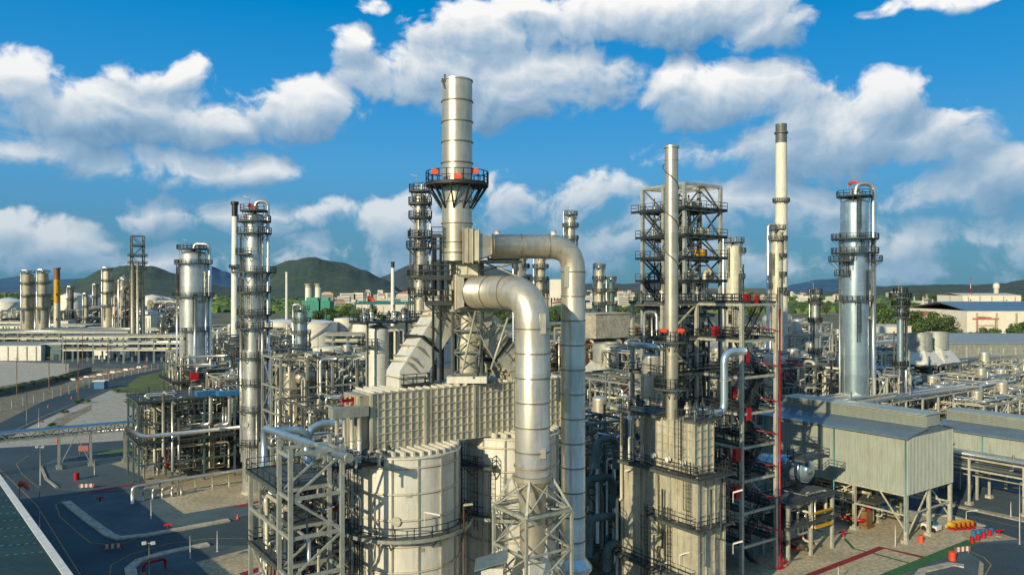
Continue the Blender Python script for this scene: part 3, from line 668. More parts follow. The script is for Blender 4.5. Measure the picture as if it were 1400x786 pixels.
# ================================================================== STEEL TOWERS
TO = V((936-CX)/F*120, 120, 0)
o = thing('steel_tower', 'tall open steel tower with five black decks and yellow machines on them', 'steel tower', TO)
lv = [8, 14, 20, 26, 31.5, 36.6, 40.9, 44.6, 48.0, 52.3, 56.3]
frame(o, TO, (0, 8.4), (0, 4.5, 9.2), lv, .5, 'galv', 0, .2)
mb = MB()
for i, (za_, zb_) in enumerate(zip(lv[4:], lv[5:])):
    for b in (0, 8.4): mb.bar(at(TO, b, 0 if i % 2 else 9.2, za_), at(TO, b, 4.5, zb_), .2); mb.bar(at(TO, b, 4.5, za_), at(TO, b, 9.2 if i % 2 else 0, zb_), .2) if i % 3 else None
    mb.bar(at(TO, 0, 0, za_), at(TO, 4.2, 0, zb_), .2); mb.bar(at(TO, 8.4, 0, za_), at(TO, 4.2, 0, zb_), .2)
mb.build('cross_brace', 'galvdk', o)
for i, z in enumerate(lv[:-1]):
    if i >= 5: deck(o, TO, -.9, 9.2, -.8, 11. if i == 9 else 10, z+.1, 'dark', True, 'dark', .065, rh=1.15)
    elif i in (0, 1, 2, 3, 4): deck(o, TO, -.6, 9, -.6, 9.6, z+.1, 'grate')
for i in range(3, 9):
    z0_, z1_ = lv[i]+.2, lv[i+1]+.2; stairs(o, at(TO, -.6, 8.6, z1_), at(TO, -.6, 3.8, z0_), 1., 'dark')
mb = MB()
for b in (1.5, 4.2, 7): mb.bar(at(TO, b, 0, 56.3), at(TO, b, 9.2, 56.3), .2, .3)
mb.build('hoist_beam', 'galv', o)
for (b, a, z, m_) in ((4, 1.5, 52.5, 'galvlt'), (3.4, .6, 48.2, 'galvlt'), (5.6, 1., 48.2, 'galvlt'), (4, .8, 44.8, 'yellow'), (6, 2, 44.8, 'galv'), (3, 1, 41.1, 'galvlt'), (6.2, .9, 41.1, 'galvdk'), (1.6, 5, 41.1, 'galvdk')):
    mb = MB(); mb.box(at(TO, b, a, z), 1.6, 1.2, .5); mb.tube(at(TO, b-.6, a, z+.9), at(TO, b+.7, a, z+.9), .45, 12); mb.box(at(TO, b+.9, a, z), .5, .8, 1.4); mb.build('machine', m_, o)
MB().box(at(TO, 5.4, 1.2, 56.0), 2.2, .4, .3).build('crane_trolley', 'yellow', o)
rpipes(o, TO, .6, 7.8, .6, 8.6, 33, 44, 26, (.1, .28), 17); rpipes(o, TO, .6, 7.8, .6, 8.6, 12, 36, 34, (.1, .35), 18, .03)
for k in range(6): valve_set(o, TO, 4, 3, lv[5]+.2, 2, 40+k, 2.6)
rpipes(o, TO, .6, 7.8, .6, 8.6, 43, 55, 22, (.07, .18), 19)
for k in range(12): b_, a_ = R.uniform(0, 8.4), R.uniform(.2, 9); z_ = R.uniform(18, 36); run(o, [at(TO, b_, a_, z_), at(TO, b_, a_, R.uniform(42, 55))], R.uniform(.07, .16), R.choice(PM), 8, 'riser_pipe')

for b, a, z0_, z1_, r_, m_ in ((5.5, 5.5, 20, 48, .3, 'silver'), (2, 7, 22, 46, .22, 'pipeA'), (7.4, 7.5, 16, 52, .25, 'pipeB'), (8.9, 9.4, 10, 50, .28, 'silver')):
    run(o, [at(TO, b, a, z0_), at(TO, b, a, z1_)], r_, m_, 10, 'riser_pipe')
for b, a, z0_, z1_, r_ in ((3, 4.5, 26.5, 33, 1.3), (6, 5, 37, 40.3, .9), (2.6, 3, 14.5, 20, 1.2)):
    MB().lathe(at(TO, b, a, 0), shell_prof(r_, z0_, z1_, 1.6, .5), 18).build('vessel', 'pipeD', o)
# stair structure
SO = V((1014-CX)/F*105, 105, 0)
o = thing('stair_tower', 'grey steel stair tower with red fire boxes and black flights beside the red riser pipe', 'stair tower', SO)
lv = [4.4, 9, 13.4, 18, 22.6, 27.6, 32.6, 37.6]
mb = MB()
for b in (0, 7.5, -7):
    for a in (0, 8, 14):
        if b == -7 and a == 0: continue
        mb.bar(at(SO, b, a, 0), at(SO, b, a, 37.8), .46)
for z in lv:
    for a in (0, 8, 14): mb.bar(at(SO, 0 if a == 0 else -7, a, z), at(SO, 7.5, a, z), .26, .34)
    for b in (0, 7.5, -7): mb.bar(at(SO, b, 8 if b < 0 else 0, z), at(SO, b, 14, z), .26, .34)
for i, (za_, zb_) in enumerate(zip(lv, lv[1:])):
    mb.bar(at(SO, -7, 8, zb_ if i % 2 else za_), at(SO, 0, 8, za_ if i % 2 else zb_), .2); mb.bar(at(SO, 7.5, 0, za_), at(SO, 7.5, 8, zb_), .18)
mb.build('frame', 'galvlt', o)
for i, z in enumerate(lv):
    deck(o, SO, -7.4, 7.9, 7.6, 14.3, z+.2, 'grate', True, 'dark', .08)
    deck(o, SO, 0, 1.9, 0, 8, z+.2, 'grate', True, 'dark', .08); deck(o, SO, 6, 7.6, 0, 8, z+.2, 'grate', True, 'dark', .08)
for i, (za_, zb_) in enumerate(zip([.1]+lv, lv)):
    if i % 2: stairs(o, at(SO, 1.9, 1.2, za_+.3), at(SO, 6, 1.2, zb_+.3), 1.1)
    else: stairs(o, at(SO, 6, 2.6, za_+.3), at(SO, 1.9, 2.6, zb_+.3), 1.1)
for (px_, y, Y, w) in ((1021, 410, 108, 1.1), (1034, 412, 108, .6), (978, 455, 110, 1.1), (1022, 566, 106, 1.1), (1004, 536, 110, .8), (1007, 622, 103, 1.1), (1007, 672, 103, 1.1), (1020, 488, 106, .9), ):
    q = P(px_, y, Y); MB().box(q-U*.8, w*.85, w*.6, 1.6).box(q+U*.81, w*.95, w*.7, .08).build('red_box', 'red', o)
rpipes(o, SO, -6.6, 7, 8.4, 14.6, 5, 37, 44, (.08, .28), 21, .05)
for k in range(5): valve_set(o, SO, -7+k*3.2, 11, 37.9, 2, 60+k, 2.8)
for b, a, z0_, z1_, r_ in ((-6, 11, 18, 30, 1.5), (-2, 12, 22, 36, 1.2), (4.6, 12, 24, 31, 1.2), (2, 11, 4, 14, 1.5)):
    MB().lathe(at(SO, b, a, 0), shell_prof(r_, z0_, z1_, 2, .5), 20).build('vessel', 'clad', o)
o = thing('fire_riser', 'tall thin bright red riser pipe on the outer post of the stair tower', 'pipe', P(1065, 775, 110))
q = at(SO, 8., -.3, 0); mb = MB(); mb.tube(q+U*.2, q+U*37, .13, 8); mb.build('riser', 'red', o)
for z in lv[:-1]: run(o, [q+U*(z+1.1), q+U*(z+1.1)-A*.0+B*-2.2+U*.5, q+U*(z+1.6)-B*2.2+A*3], .07, 'red', 6, 'branch_pipe')
mb = MB(); mb.box(q, 1.2, .8, .25); mb.pipe([q+U*.3, q+U*.9, q+U*.9+B*1.6, q+B*1.6], .12, 8, .3); mb.tube(q+U*.9+B*.8, q+U*1.5+B*.8, .1); mb.build('valve', 'red', o)
# ---- drum on legs
DC = P(1078, 640, 122); dd = (at(V(0, 0, 0), 1, -.25)).normalized()
o = thing('horizontal_vessel', 'big horizontal silver drum on a steel platform below the grey shed', 'vessel', (DC.x, DC.y, 0)); DR = P(1100, 641, 119.5); DL = P(1046, 636, 127)
hdrum(o, (DR+DL)/2, DR-DL, (DR-DL).length, 2.0, 'coolsilver', 'vessel_shell', 24)
q = at(DR, -8, -1.2, 0); QO = V(q.x, q.y, 0); frame(o, QO, (-1, 4.5, 10), (-2.2, 2.2), [5, 8.4], .42, 'galvlt', 0)
deck(o, QO, -2, 11, -3, 3.4, 8.5); deck(o, QO, -2, 11, -3, 3.4, 5.1)
deck(o, V(QO.x, QO.y, 0), 3.4, 9.6, -2, 1, DR.z+2.3, 'grate', True, 'dark', .08)
rpipes(o, QO, -1, 10, -2.5, 3, 1, 9.5, 20, (.08, .22), 71, .15)
for z in (6.3, 4.2): MB().bar(at(QO, 5, -2.6, z), at(QO, 9.4, -2.6, z), .3, .4).build('yellow_beam', 'yellow', o)
# ================================================================== SHEDS
def shed(lab, c0, L, W, z0, z1, legs, oh=0, mon=True):
    """c0: near corner; extends L along A and W along B"""
    o = thing('process_shed', lab, 'shed', (c0.x, c0.y, 0)); 
    mb = MB(); mb.box(at(c0, W/2, L/2, z0), W-.1, L-.1, .3)
    for (p, q) in ((at(c0, 0, 0), at(c0, 0, L)), (at(c0, 0, 0), at(c0, W, 0)), (at(c0, W, 0), at(c0, W, L)), (at(c0, 0, L), at(c0, W, L))):
        n = int((q-p).length/.42); nr = (q-p).normalized().cross(U); v = len(mb.v); k2 = 0
        for k in range(n+1):
            for e in ((0, 0), (.1, 1), (.55, 1), (.65, 0)):
                if k == n and e[0] > 0: break
                x = p.lerp(q, min((k+e[0])/n, 1))+nr*(.09*e[1]); mb.v += [(x.x, x.y, z0), (x.x, x.y, z1)]; k2 += 1
        for k in range(k2-1): mb.face([v+2*k, v+2*k+2, v+2*k+3, v+2*k+1])
    mb.build('wall_cladding', 'wallclad', o)
    # roof: shallow lean-up to a louvred monitor
    mb = MB(); b1 = W*.42; z2 = z1+1.0
    mb.prism([at(c0, -.4, -.3, z1), at(c0, b1, -.3, z2), at(c0, b1, L+.3, z2), at(c0, -.4, L+.3, z1)], .12)
    mb.prism([at(c0, W+.4, -.3, z1), at(c0, W+.4, L+.3, z1), at(c0, W*.72, L+.3, z2), at(c0, W*.72, -.3, z2)], .12)
    mb.poly([at(c0, 0, 0, z1), at(c0, b1, 0, z2), at(c0, W*.72, 0, z2), at(c0, W, 0, z1)]).poly([at(c0, 0, L, z1), at(c0, b1, L, z2), at(c0, W*.72, L, z2), at(c0, W, L, z1)])
    mb.build('roof', 'roofclad', o)
    mb = MB(); mb.box(at(c0, W*.57, L*.5, z2+.05), W*.3, L*.985, 1.9); mb.build('roof_monitor', 'wallclad', o)
    mb = MB()
    for k in range(6): mb.prism([at(c0, b1-.02, L*.008, z2+.2+k*.3), at(c0, b1-.3, L*.008, z2+.08+k*.3), at(c0, b1-.3, L*.99, z2+.08+k*.3), at(c0, b1-.02, L*.99, z2+.2+k*.3)], .05)
    mb.box(at(c0, W*.57, L*.5, z2+1.96), W*.36, L*1., .12); mb.build('louvre_slat', 'wallclad', o)
    mb = MB(); mb.bar(at(c0, -.45, -.3, z1-.02), at(c0, -.45, L+.3, z1-.02), .25, .2); mb.build('gutter', 'roofclad', o)
    for a in (.25, L*.46, L*.97): MB().tube(at(c0, -.2, a, legs and 2 or z0), at(c0, -.2, a, z1), .11, 8).build('downpipe', 'cyan', o)
    if legs:
        for b in (0.3, W-.3) if W < 12 else (.3, W*.5, W-.3):
            for a in legs: 
                mb = MB(); mb.bar(at(c0, b, a, .5), at(c0, b, a, z0), .5); mb.box(at(c0, b, a, 0), 1.1, 1.1, .55); mb.build('leg', 'galvlt', o)
        mb = MB()
        for b in (.3, W-.3):
            for a, a2 in zip(legs, legs[1:]):
                m_ = (a+a2)/2; mb.bar(at(c0, b, a, z0*.25), at(c0, b, m_, z0-.2), .2) if a == legs[0] else mb.bar(at(c0, b, a2, z0*.2), at(c0, b, a, z0), .2)
                mb.bar(at(c0, b, a, 4.4), at(c0, b, a2, 4.4), .25); mb.bar(at(c0, b, a, z0-.2), at(c0, b, a2, z0-.2), .3)
        for a in legs: mb.bar(at(c0, .3, a, 4.4), at(c0, W-.3, a, 4.4), .25); mb.bar(at(c0, .3, a, .8), at(c0, W*.5, a, z0), .2)
        mb.build('leg_brace', 'galvlt', o)
    return o
C1 = V((1241-CX)/F*119.5, 119.5, 0); 
o = shed('grey corrugated shed raised on steel legs with cyan downpipes, next to the silver drum', C1, 27, 14.5, ZZ(677, 119.5), ZZ(599, 119.5), (.4, 9, 18, 26.6))
U1 = at(C1, 0, 0, 0); rpipes(o, U1, 1, 13, 6, 24, .5, 6.5, 40, (.08, .25), 81, .06)
for k, (b, a) in enumerate(((3, 9), (3, 13), (3.2, 17), (8, 12), (8, 18))):
    mb = MB(); mb.box(at(U1, b, a, 0), 2.2, 2.6, .5); mb.box(at(U1, b, a, .5), 1.7, 2., 2.3); mb.tube(at(U1, b, a, 2.8), at(U1, b, a, 4), .35, 10); mb.build('machine', 'creamdk' if k % 2 else 'brown', o)
mb = MB(); mb.box(at(U1, 5, 12.5, 4.5), 7, 13, .2); mb.build('deck', 'grate', o)
C2 = V((1408-CX)/F*137, 137, 0)
o = shed('second grey corrugated shed with louvred roof, behind the blue pipe rack', C2, 17, 13, 9.2, 12.6, None)
frame(o, C2, (0.5, 12.5), (1, 9, 16.5), [4.6, 9.1], .42, 'galvlt', 0)
# ================================================================== TALL COLUMNS
LT = column('distillation_column', 'tall shiny column with many black ring platforms next to the thin white stack', 'column', 347.5, 150, 292, 0, 1.88, 'silver', decks=[(303, 0, 360, 1.3), (319.5, -200, 20, 1.4), (347.6, 150, 270, 1.6), (372.5, -190, 60, 2.3), (399, -200, 30, 1.3), (430, -180, 60, 1.4), (448, -200, 20, 1.6), (488, -190, 20, 1.5), (524, -160, 20, 1.3), (560, -200, 0, 1.3), (605, -180, 10, 1.4)], step=2.4,
  pipe=[(5, .34, 0, 14, 1.2), (-35, .16, 44, 20, 0), (-150, .2, 50, 8, 0), (180, .14, 46, 6, 0), (-60, .12, 30, 4, 0)], t=.075, mh=4, dome=.3)
MB().lathe(V((347.5-CX)/F*150, 150, 0), shell_prof(2.2, 0, ZZ(478, 150), 2.6, 0), 24).build('lower_shell', 'silver', LT)
q = P(340, 286, 149); MB().tube(q-U*1.6, q+U*1, .06).build('mast', 'galv', LT); MB().sweep([q+U*.8, q+V(.7, 0, .5), q+V(1.3, 0, 0)], [.4, .35, .2], 8).build('windsock', 'orange', LT)
T2 = column('distillation_column', 'wide bright column with flat black crown platform behind the small left pipe frame', 'column', 264.5, 230, 343, 16.5, 3.9, 'silver', decks=[(360.6, 0, 360, 1.5), (405, -200, 20, 1.9), (452, -120, 30, 1.2)], step=5.5, pipe=[(-62, .42, ZZ(402, 230), 18, 0), (0, .5, 0, 20, .8), (-20, .28, 44, 20, 0), (-150, .25, 46, 18, 0), (12, .3, 40, 18, 0)], t=.14, mh=3, dome=.28)
T2['label'] = 'wide bright column with flat black crown platform, standing on short legs beyond the pale road'
c = V((264.5-CX)/F*230, 230, 0); MB().lathe(c, [(1.2, 10.5), (3.9, 16.5)], 24, True, False).build('bottom_cone', 'silver', T2)
frame(T2, at(c, -7, -7, 0), (0, 7, 14), (0, 7, 14), [6, 12.5], .6, 'galvdk', 1); deck(T2, at(c, -8, -8, 0), 0, 17, 0, 16, 12.7, t=.12); MB().box(at(c, -1.5, -7.5, 13), 2, 1.6, 2.4).build('red_box', 'red', T2)
rpipes(T2, at(c, -7, -7, 0), 0, 18, 0, 14, 2, 22, 18, (.2, .4), 91)
WS = P(321, 276, 300); o = thing('smokestack', 'thin white stack with black tip beside the many-platformed shiny column', 'smokestack', (WS.x, 300, 0)); c = V(WS.x, 300, 0)
MB().lathe(c, [(1.5, 0), (1.3, 45), (1.12, ZZ(296, 300))], 16, False, False).build('shaft', 'white', o); MB().lathe(c, [(1.14, ZZ(296, 300)), (1.14, ZZ(280, 300)), (1.5, ZZ(280, 300)), (1.5, ZZ(276, 300))], 16).build('tip', 'black', o)
ring_deck(o, c, ZZ(366, 300), 1.2, 2.2, 0, 360, 'dark', t=.14, gap=3)
CT = column('distillation_column', 'slim ringed column with black platforms just behind the main smokestack', 'column', 574.5, 130, 266, 0, 1.1, 'clad', decks=[(279, 0, 360, .9), (298, 0, 360, .9), (324.5, -200, 90, 1.), (339, 0, 360, 1.3), (378, -200, 20, 1.1), (402, -200, 30, 1.0), (434, -200, 30, 1.0), (470, -200, 30, 1.2)], step=2, pipe=[(0, .16, 0, 20, .6), (180, .14, 50, 10, 0), (-40, .1, 46, 10, 0)], t=.09, mh=1)
RT = column('distillation_column', 'wide silver column with orange windsock, overhead pipe and twin ring platforms', 'column', 1168.5, 170, 272, 0, 3.0, 'coolsilver', decks=[(327, -240, 20, 1.9), (346, -240, 20, 1.9), (357, 150, 240, 2.4), (376, 150, 230, 1.2), (357, -50, 0, 2.6), (411, -200, 20, .9)], step=4.2, pipe=[(-5, .55, 0, 16, 2.2), (-28, .3, ZZ(330, 170), 16, 0), (-15, .25, ZZ(410, 170), 10, 0), (12, .35, ZZ(430, 170), 10, 0), (190, .2, 52, 10, 0)], t=.11, mh=3, dome=.4)
q = P(1163, 252, 170); MB().tube(q-U*4, q+U*1., .07).build('mast', 'galv', RT); MB().sweep([q+U*.3+V(-.4, 0, -.3), q+V(.7, 0, .5), q+V(1.3, 0, .6)], [.42, .35, .22], 8).build('windsock', 'orange', RT)
c = V(RT.location.x, 170, 0); MB().lathe(c, [(3.6, 0), (3.6, 6), (3.02, 10)], 24, False, False).build('skirt', 'coolsilver', RT)
TW = V((1068-CX)/F*250, 250, 0); o = thing('smokestack', 'very tall cream stack with dark top band, beside slim twin columns', 'smokestack', TW)
MB().lathe(TW, [(2.3, 0), (2.1, 30), (1.75, ZZ(196, 250))], 20, False, False).build('shaft', 'tank', o); MB().lathe(TW, [(1.78, ZZ(196, 250)), (1.78, ZZ(183, 250)), (2.2, ZZ(183, 250)), (2.2, ZZ(181, 250)), (1.78, ZZ(181, 250)), (1.78, ZZ(170, 250)), (1.5, ZZ(170, 250)), (1.5, ZZ(174, 250))], 20).build('tip', 'galvdk', o)
for y in (276, 402): ring_deck(o, TW, ZZ(y, 250), 1.8, 2.7, 0, 360, 'galvdk', t=.14, gap=3)
column('distillation_column', 'slim tan column in front of the very tall cream stack', 'column', 1062.5, 220, 316, 0, 1.65, 'pipeD', decks=[(328, -200, 30, 1.2), (352, -90, 60, 1), (377, -90, 60, 1.), (398, -90, 60, 1.)], step=3, pipe=[(180, .5, 0, 10, .6), (-160, .25, 50, 10, 0)], t=.13, dk='galvdk')
column('distillation_column', 'tan ringed column standing against the open steel tower', 'column', 1003, 200, 334, 0, 1.95, 'pipeD', decks=[(345, -60, 60, 1.2), (380, -60, 60, 1.), (420, -200, 60, 1.2)], step=2.4, pipe=[(180, .3, 0, 10, .6), (5, .2, 46, 10, 0)], t=.12, dk='galvdk')
column('distillation_column', 'short thin silver column before the wide windsock column', 'column', 1114.5, 180, 405, 0, .8, 'silver', decks=[(414, 0, 360, .8), (440, -200, 0, .8), (482, -200, 0, .8), (505, 0, 360, .7)], step=1.8, pipe=[(180, .1, 0, 10, .5)], t=.1, mh=0)
column('distillation_column', 'thin grey column with cluttered dark head near the cooling fans', 'column', 1231, 175, 404, 0, .75, 'coolsilver', decks=[(407, 0, 360, 1.6), (418, 0, 360, 1.2), (433, -180, 0, 1), (500, 0, 360, 1.)], step=2.8, pipe=[(10, .22, 38, 12, 0), (170, .15, 30, 5, 0)], t=.11, mh=1)
for (px_, Y, yt, r_, m_, lab) in ((780, 250, 296, 1.5, 'clad', 'slim column whose head shows above the upper duct elbow'), (712, 220, 352, 1.45, 'clad', 'short tan column showing between the two fat ducts'), (739, 240, 352, 1.4, 'creamdk', 'tan column with three platforms between the fat ducts'),
    (819.5, 260, 368, 1.25, 'pipeD', 'pale slim column with orange light on its head, beside the bluish column'), (836, 300, 384, 1.2, 'teal', 'bluish slim column right of the pale light-topped column'), (412, 240, 425, 1.85, 'coolsilver', 'plain grey column in front of the white storage tanks'),
    (38, 480, 374, 3.3, 'creamdk', 'first of two old tan columns near the white domed tank'), (59, 480, 373, 3., 'creamdk', 'old tan column between its twin and the rusty stack'), (146.5, 500, 370, 2.5, 'pipeD', 'cream column rising from the long white heater building'), (97, 620, 395, 2., 'galvdk', 'dim short column before the dark green ridge'),
    (118, 560, 405, 1.5, 'creamdk', 'stubby tan column near the rusty stack'), (131, 600, 392, 1.2, 'galvdk', 'thin dim column beside the cream heater column')):
    lab = lab.replace('right of', 'close behind'); k = Y/1050
    column('distillation_column', lab, 'column', px_, Y, yt, 0, r_, m_, decks=[(yt+14, -200, 40, .9+k), (yt+31, -180, 30, .9+k), (yt+49, -200, 60, .9+k)], step=3+k*3, pipe=[(180, .1+k*.8, 0, 6, .8), (8, .1+k*.7, ZZ(yt+30, Y), 6, 0)], t=.07+k*.25, mh=0, segs=16, dk='galvdk' if Y > 230 else 'dark')
def stack(lab, px_, Y, yt, r0, r1, m, mt, yb, name='smokestack', yband=None):
    c = V((px_-CX)/F*Y, Y, 0); o = thing(name, lab, 'smokestack', c); z = ZZ(yb, Y)
    MB().lathe(c, [(r0, 0), (r1, z)], 14, False, False).build('shaft', m, o); MB().lathe(c, [(r1*1.02, z), (r1*1.02, ZZ(yt, Y)-1), (r1*1.3, ZZ(yt, Y)-1), (r1*1.3, ZZ(yt, Y))], 14).build('tip', mt, o)
    if yband: MB().lathe(c, [(r1*1.1, ZZ(yband[1], Y)), (r1*1.1, ZZ(yband[0], Y))], 14, False, False).build('band', 'yellow', o)
stack('rusty brown and yellow stack among the far tan columns', 78, 500, 366, 2.2, 1.7, 'pipeD', 'brown', 382, yband=(382, 415))
stack('thin white mast-like stack in front of the big dark hill', 392, 700, 372, 1.4, 1.1, 'white', 'white', 376)
stack('thin white stack with black tip at the foot of the far hill', 537, 800, 358, 2.2, 1.8, 'white', 'black', 366)
for px_, lab in ((421.5, 'cream twin stack with green base, nearer the white mast'), (435, 'cream twin stack with green base, nearer the green sheds')):
    stack(lab, px_, 1000, 388, 4.2, 4, 'bwhite', 'creamdk', 393); 
for px_, w_ in ((428, 24), (446, 14)):
    o = thing('power_hall', 'green clad hall at the foot of the cream twin stacks', 'hall', P(px_, 420, 995), group='green power halls'); q = V((px_-CX)/F*985, 985, 0)
    MB().box(q, w_, 20, ZZ(411, 985), X1).build('wall', 'green', o); MB().box(q+U*(ZZ(411, 985)+.05), w_*.6, 12, 4, X1).build('roof_unit', 'green', o)
# scaffold tower far left
SC = V((188-CX)/F*420, 420, 0); o = thing('scaffold_tower', 'tall grey lattice tower wrapped round slim pipes, before the dark hill', 'tower', SC)
frame(o, at(SC, -3, -3), (0, 6), (0, 6), [10, 18, 26, 34, 42, 50, 57, 62.5, 68], .55, 'galvdk', 2, .3)
for i, z in enumerate((34, 50, 53, 57, 62.5)): deck(o, at(SC, -3, -3), -1.4 if 48 < z < 60 else 0, 7.4 if 48 < z < 60 else 6, -1, 7, z, 'grate', True, 'galvdk', .16, gap=3)
for b, a, z1, r_ in ((0, 0, 53, .9), (2.5, 0, 54, .7), (1, 3, 48, 1.1), (5, 1, 50, .8)): run(o, [at(SC, b-3, a-3.6, 6), at(SC, b-3, a-3.6, z1)], r_, 'pipeD', 10, 'riser_pipe')
# ================================================================== VESSEL WITH CROWDED HEAD DECK
VC = V((516-CX)/F*115, 115, 0); VC2 = at(VC, 4.2, 1.8)
o = thing('reactor_vessel', 'ribbed cream vessel with a crowd of relief valves on its roof deck', 'vessel', VC)
MB().lathe(VC, shell_prof(1.72, 0, ZZ(452, 115), 1.6, .5), 24).build('shell', 'cream', o)
MB().lathe(VC2, shell_prof(1.6, 0, ZZ(456, 118), .5, .3, .06, .2), 24).build('ribbed_shell', 'creamdk', o)
ring_deck(o, VC, ZZ(472, 115), 1.7, 2.9, 150, 280, 'dark', t=.09); zt = ZZ(441, 115)
deck(o, VC, -2.8, 7, -2.4, 4, zt, 'dark', True, 'dark', .09)
for b, a in ((-2.5, -2), (6.7, -2), (6.7, 3.6), (2.2, 3.6)): MB().bar(at(VC, b, a, 0), at(VC, b, a, zt), .25).build('post', 'galvdk', o)
for k in range(11): 
    q = at(VC, -2+k*.8, R.uniform(-1.6, 3), zt+.1); h = R.uniform(1.4, 3.4); MB().tube(q, q+U*h, R.choice([.12, .18, .3]), 8).tube(q+U*h*.4, q+U*(h*.4+.6), .38, 8).build('relief_valve', R.choice(['pipeA', 'pipeD', 'galvdk', 'silver']), o)
for k, (b, a) in enumerate(((2.4, -2.2), (3.2, -2.3), (5.2, -2.2), (6.2, -2.2), (1.6, -2.6))):
    run(o, [at(VC, b-.9, a+.5, zt-1.2), at(VC, b, a, zt-1), at(VC, b, a, 10)], .2, 'silver' if k % 2 else 'pipeD', 8, 'riser_pipe', .5)
# ================================================================== GENERIC PROCESS UNITS
def vessels(o, O, lst, m='clad'):
    for (k, b, a, z, r_, h) in lst:
        if k == 'v': MB().lathe(at(O, b, a, 0), shell_prof(r_, z, z+h, 1.8, .45), 18).build('vertical_drum', m, o)
        elif k == 'h': hdrum(o, at(O, b, a, z), A, h, r_, m, 'horizontal_drum', 16)
        elif k == 'hb': hdrum(o, at(O, b, a, z), B, h, r_, m, 'horizontal_drum', 16)
        elif k == 'f':
            MB().lathe(at(O, b, a, z), [(r_*1.02, 0), (r_, .2), (r_, h), (r_*1.04, h), (r_*1.04, h+.15), (r_*.9, h+.15), (r_*.9, h-1.2)], 22, False, False).build('fan_cylinder', 'galv', o)
def unit(name, lab, px_, Y, nb, na, sb, sa, lv, n, seed, vs=(), rr=(.1, .3), fm='galv', m='clad', cat=None, dks=None, red=.02, w=.36, brace=2, hi=None):
    O = V((px_-CX)/F*Y, Y, 0); k = max(1, Y/170); o = thing(name, lab, cat or 'steel structure', O); bs = [i*sb for i in range(nb+1)]; as_ = [i*sa for i in range(na+1)]
    frame(o, O, bs, as_, lv, w*min(k, 1.7), fm, brace, .15*k)
    for i, z in enumerate(lv):
        if (i == (seed % 2) if dks is None else i in dks): deck(o, O, -.4, bs[-1]+.4, -.4, as_[-1]+.4, z+.2, 'grate', True, 'dark' if Y < 260 else 'galvdk', .055*k, gap=2*k)
    top = lv[-1]; n = min(int(n*1.25), 88); rpipes(o, O, 0, bs[-1], 0, as_[-1], .8, (hi or top+1.2), n, (rr[0]*k**.7, rr[1]*k**.7), seed, red); g = random.Random(seed+7)
    for i in range(8+n//5):
        b, a = g.uniform(-.5, bs[-1]+.5), g.uniform(-.6, as_[-1]); r_ = g.uniform(.1, .3)*k**.6; z1 = top*g.uniform(.6, 1.05)+g.uniform(0, 2.5); q = at(O, b, a, g.uniform(0, top*.4)); e = V(q.x, q.y, z1)
        run(o, [q, e]+([e+(B if g.random() < .6 else -A)*g.uniform(1.5, 4)] if g.random() < .6 else []), r_, g.choice(['pipeA', 'pipeD', 'silver', 'galvlt']), 8, 'riser_pipe')
    for i in range(5): q = at(O, g.uniform(0, bs[-1]), g.uniform(-.5, 1), g.uniform(top*.5, top+1)); MB().bar(q, q+V(.9*k, 0, .3*k), .13*k).bar(q, q-U*1.3, .07*k).build('light_fitting', 'white', o)
    q = at(O, bs[-1]*g.uniform(.2, .8), as_[-1]*.3, top); MB().bar(q, q+U*3.5, .09*k).bar(q+U*3.5, q+U*3.6+V(1, 0, 0), .08*k).build('lamp_mast', 'galv', o)
    vessels(o, O, vs, m)
    return o, O
def rack(lab, px_, Y, n, L_, W, lv, np_, seed, d='B', fm='galvlt', end=0, name='pipe_rack', r0=.1, r1=.28, cat='pipe rack', mats=PM, w=.36):
    O = V((px_-CX)/F*Y, Y, 0); k = max(1, Y/170); o = thing(name, lab, cat, O); g = random.Random(seed)
    if d == 'B': frame(o, O, [i*L_ for i in range(n+1)], [0, W], lv, w*min(k, 1.6), fm, 0)
    else: frame(o, O, [0, W], [i*L_ for i in range(n+1)], lv, w*min(k, 1.6), fm, 0)
    T = n*L_
    for z in lv:
        for i in range(np_):
            a = W*(i+.6)/(np_+.2); r_ = g.uniform(r0, r1)*k**.6; e0 = g.uniform(-1.5, .2*T) if g.random() < .3 else -1.2; e1 = T+1.2 if g.random() < .75 else g.uniform(.6*T, T)
            pts = [at(O, *((e0, a) if d == 'B' else (a, e0)), z+.2+r_), at(O, *((e1, a) if d == 'B' else (a, e1)), z+.2+r_)]
            if g.random() < .35: pts.append(pts[-1]-U*g.uniform(2, max(2.1, z-1))) 
            if g.random() < .25: pts.insert(0, pts[0]+U*g.uniform(1, 3.5))
            run(o, pts, r_, g.choice(mats), 8)
    return o, O
# left pipe frame
o, O = unit('process_structure', 'pale green-grey pipe frame beside the road with silver crossover pipes', 190, 153, 3, 2, 6.2, 6.5, [4.5, 8.6, 12.6, 16.8], 62, 101, [('hb', 12, 4, 9.9, 1.1, 9), ('v', 16, 9, .5, 1.2, 7), ('v', 4, 9, 9, 1., 5)], (.1, .26), 'teal', red=.08, dks=(1, 3), brace=0)
run(o, [P(172, 585, 149), P(196, 597, 150), at(P(196, 597, 150), 22)], .42, 'silver', 12)
q = G(181, 688); run(o, [q, q+U*3, q+U*3+B*5+A*1.5, q+U*3.2+B*22+A*1.5, q+B*22+A*1.5], .3, 'silver', 12)
for k in range(6): e = q+B*(5+3.2*k)+A*1.5; MB().tube(e, e+U*2.8, .13).build('pipe_support', 'galvlt', o)
for k in range(4): e = G(196+13*k, 684-1.5*k); run(o, [e, e+U*2, e+U*2+B*1.7, e+B*1.7], .22, 'pipeA', 10)
for x in (288, 314): run(o, [P(x-14, 580, 154), P(x, 580, 154), P(x, 540, 154), P(x-10, 538, 154)], .4, 'silver', 12)
